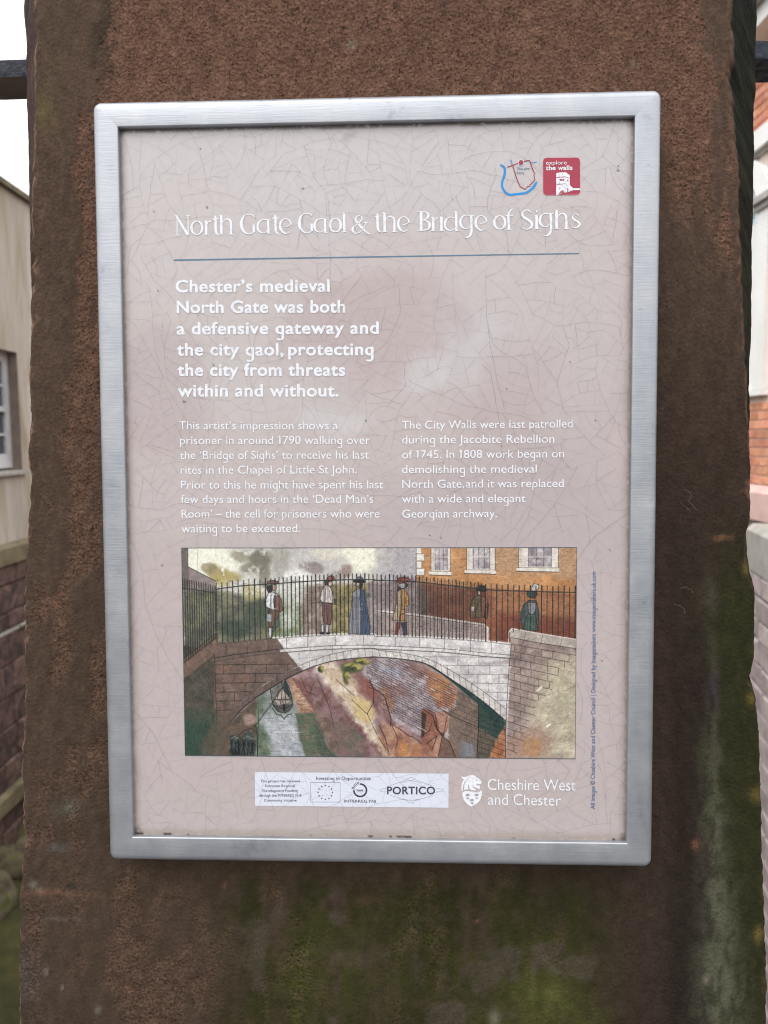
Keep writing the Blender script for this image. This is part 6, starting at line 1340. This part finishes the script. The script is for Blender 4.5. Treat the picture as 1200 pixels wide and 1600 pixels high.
# fill the spandrels beside the arch head
ns = 14
for sgn in (-1, 1):
    for k in range(ns):
        a0_, a1_ = math.pi / 2 * k / ns, math.pi / 2 * (k + 1) / ns
        P_ = [(XR + .012, AC + sgn * AR * math.cos(a0_), SPR + AR * math.sin(a0_)), (XR + .012, AC + sgn * AR * math.cos(a1_), SPR + AR * math.sin(a1_)), (XR + .012, AC + sgn * AR, SPR + AR * math.sin(a1_)), (XR + .012, AC + sgn * AR, SPR + AR * math.sin(a0_))]
        mb.prism(P_ if sgn > 0 else P_[::-1], (0, 0, 0), (.33, 0, 0))
rbp(mb, 'wall', M_MORTAR)
mb = MB(); mb.box(XR + .36, XR + 5, B0, B1, -4.9, 3.1); rbp(mb, 'building_core', M_MORTAR)
mb = MB(); mb.prism([(XR - .22, 0, 3.42), (XR + 5.2, 0, 3.42), (XR + 2.5, 0, 5.0)], (0, B0 - .2, 0), (0, B1, 0)); rbp(mb, 'roof', M_SLATE)
mb = MB(); mb.box(XR - .20, XR + .3, B0 - .1, B1, 3.163, 3.35); rbp(mb, 'eaves_board', M_WHITE)
mb = MB(); mb.box(XR - .28, XR - .204, B0 - .1, B1, 3.30, 3.40); rbp(mb, 'gutter', M_GREYTRIM)
mb = MB(); mb.box(XR - .06, XR + .011, B0, B1, 2.335, 2.49); rbp(mb, 'string_band', M_WHITE)
mb = MB(); mb.box(XR - .02, XR + .011, B0, B1, 2.305, 2.332); rbp(mb, 'band_shadow_strip', M_GREYTRIM)  # strip standing in for the shadow below the white band
mb = MB(); mb.prism([(XR + .34, B0, -.67), (XR - .05, B0, -.67), (XR - .05, B0, -.445), (XR + .01, B0, -.382), (XR + .34, B0, -.382)][::-1], (0, 0, 0), (0, B1 - B0, 0)); rbp(mb, 'plinth', M_PINK)
mb = MB(); mb.box(XR, XR + .34, B0, B1, -4.9, -.673); rbp(mb, 'base_wall', M_PARAPET)
# bricks
def inside_arch(y, z, pad):
    if z < WB - pad or z > SPR + AR + pad: return False
    if z <= SPR: return abs(y - AC) < AR + pad
    return (y - AC) ** 2 + (z - SPR) ** 2 < (AR + pad) ** 2
bm_ = [block_mesh('brick', w, .035, .064, M_BRICK, .003, .0012) for w in (.215, .215, .215, .1025)]
cnt = 0; rest = MB()
z = -.375; r_ = 0
while z + .065 < 3.16:
    fl = r_ % 2
    y = B0 + (.0 if fl else .056)
    k = 0
    while y < B1 - .25:
        head = (k + r_) % 2 == 1; w = .1025 if head else .215
        yc, zc = y + w / 2, z + .032
        ok = not (inside_arch(yc - w / 2, zc, .085) or inside_arch(yc + w / 2, zc, .085) or inside_arch(yc, zc, .085)) and not (2.27 < zc < 2.52)
        if ok:
            if 6.02 < yc < 6.78 and cnt < 298:
                s_ = link('brick', bm_[3 if head else k % 3], parent=rb); s_.matrix_local = TB @ Matrix.Translation((XR + .003 * random.random(), yc, z)) @ Matrix.Rotation(R(90), 4, 'Z'); cnt += 1
            else:
                rest.box(XR + .002 * random.random(), XR + .03, y, y + w, z, z + .064)
        y += w + .010; k += 1
    z += .0755; r_ += 1
me = rest.mesh('brickwork'); me.transform(TB); o = link('brickwork', me, M_BRICK, rb); o['kind'] = 'stuff'
# arched window: surround, boarded leaf, glass head
def arch_band(r0, r1, x0, x1, zb, n=20):
    q = MB()
    pts0 = [(AC + r0 * math.cos(math.pi * k / n), SPR + r0 * math.sin(math.pi * k / n)) for k in range(n + 1)]
    pts1 = [(AC + r1 * math.cos(math.pi * k / n), SPR + r1 * math.sin(math.pi * k / n)) for k in range(n + 1)]
    pts0 = [(AC + r0, zb)] + pts0 + [(AC - r0, zb)]; pts1 = [(AC + r1, zb)] + pts1 + [(AC - r1, zb)]
    V_ = []
    for (a, b_), (c, d) in zip(pts0, pts1): V_ += [(x0, a, b_), (x1, a, b_), (x1, c, d), (x0, c, d)]
    F_ = []
    for k in range(len(pts0) - 1):
        for j in range(4): F_.append((4 * k + j, 4 * k + (j + 1) % 4, 4 * k + 4 + (j + 1) % 4, 4 * k + 4 + j))
    F_ += [(0, 3, 2, 1), tuple(4 * (len(pts0) - 1) + j for j in range(4))]
    q.add(V_, F_); return q
aw = rbp(arch_band(AR - .10, AR + .075, XR - .045, XR + .11, WB), 'arched_window', M_WHITE)
def awp(q, name, m): me = q.mesh(name); me.transform(TB); return link(name, me, m, aw)
q = MB(); q.box(XR - .05, XR + .1, AC - AR - .08, AC + AR + .08, WB - .05, WB - .003); awp(q, 'sill', M_WHITE)
q = MB(); q.box(XR + .05, XR + .08, AC - AR + .102, AC + AR - .102, WB, SPR); awp(q, 'white_board', M_WHITE)
q = MB(); q.box(XR + .045, XR + .052, AC - AR + .102, AC + AR - .102, SPR + .002, SPR + AR - .06)
awp(arch_band(.0, AR - .102, XR + .05, XR + .06, SPR - .001), 'pane', mat('pale_blue_glass', S(205, 222, 232), .15))
for k in range(1, 4):
    an = math.pi * k / 4; q = MB(); q.prism([(XR + .03, AC + .012 * math.sin(an), SPR - .012 * math.cos(an)), (XR + .03, AC - .012 * math.sin(an), SPR + .012 * math.cos(an)), (XR + .03, AC - .012 * math.sin(an) + (AR - .1) * math.cos(an), SPR + .012 * math.cos(an) + (AR - .1) * math.sin(an)), (XR + .03, AC + .012 * math.sin(an) + (AR - .1) * math.cos(an), SPR - .012 * math.cos(an) + (AR - .1) * math.sin(an))], (0, 0, 0), (.018, 0, 0)); awp(q, 'glazing_bar', M_WHITE)
# impost mouldings each side
q = MB()
for z0, z1, xo in ((SPR + .03, SPR + .075, .07), (SPR + .078, SPR + .13, .10)):
    q.box(XR - xo, XR + .02, B0, AC - AR - .002 + .14, z0, z1); q.box(XR - xo, XR + .02, AC + AR - .14, AC + AR + .4, z0, z1)
rbp(q, 'impost_moulding', M_GREYTRIM)

# ============================================================ PARAPET on the right, turning in towards the walkway
pw = empty('stone_parapet', ALLEY @ Matrix.Translation((2.16, 4.44, -4.9)) @ Matrix.Rotation(R(-12.66), 4, 'Z'))
tag(pw, 'low pinkish grey stone parapet with thick grey coping on the right', 'parapet')
# local: y = 0 at the far end, runs towards -y; face at x = 0, thickness towards +x; z from the base
LEN = 3.4; TOP = 4.9 - .50
mb = MB(); mb.box(.02, .36, -LEN, -.01, 0, TOP - .262); mb.build('mortar_core', M_MORTAR, pw)
y = 0.
while y > -LEN:
    w = .82; q = MB()
    a, b_ = y - w + .008, y
    P_ = [(-.015, 0, TOP - .255), (-.015, 0, TOP - .035), (.02, 0, TOP), (.36, 0, TOP), (.40, 0, TOP - .035), (.40, 0, TOP - .255)]
    q.prism([(x, b_, z) for x, _, z in P_], (0, 0, 0), (0, a - b_, 0)); q.build('coping_stone', M_CONC, pw); y -= w
bmsh = {}
z = TOP - .262; ci = 0
while z > .4:
    h = (.118, .128, .112, .134)[ci % 4]
    key = ci % 4
    if key not in bmsh: bmsh[key] = [block_mesh('stone', w, .06, h - .008, M_PARAPET, .009, .004) for w in (.2, .27, .34)]
    y = -.005 - .0 * ci; i0 = 0
    n_ = 0
    while y > -LEN + .3:
        k = random.randrange(3); w = (.2, .27, .34)[k]
        if n_ < 9 and ci < 30:
            s_ = link('stone', bmsh[key][k], parent=pw); s_.matrix_local = Matrix.Translation((0 - random.uniform(0, .01), y - w / 2, z - h + .004)) @ Matrix.Rotation(R(90), 4, 'Z')
        y -= w + .008; n_ += 1
    z -= h; ci += 1
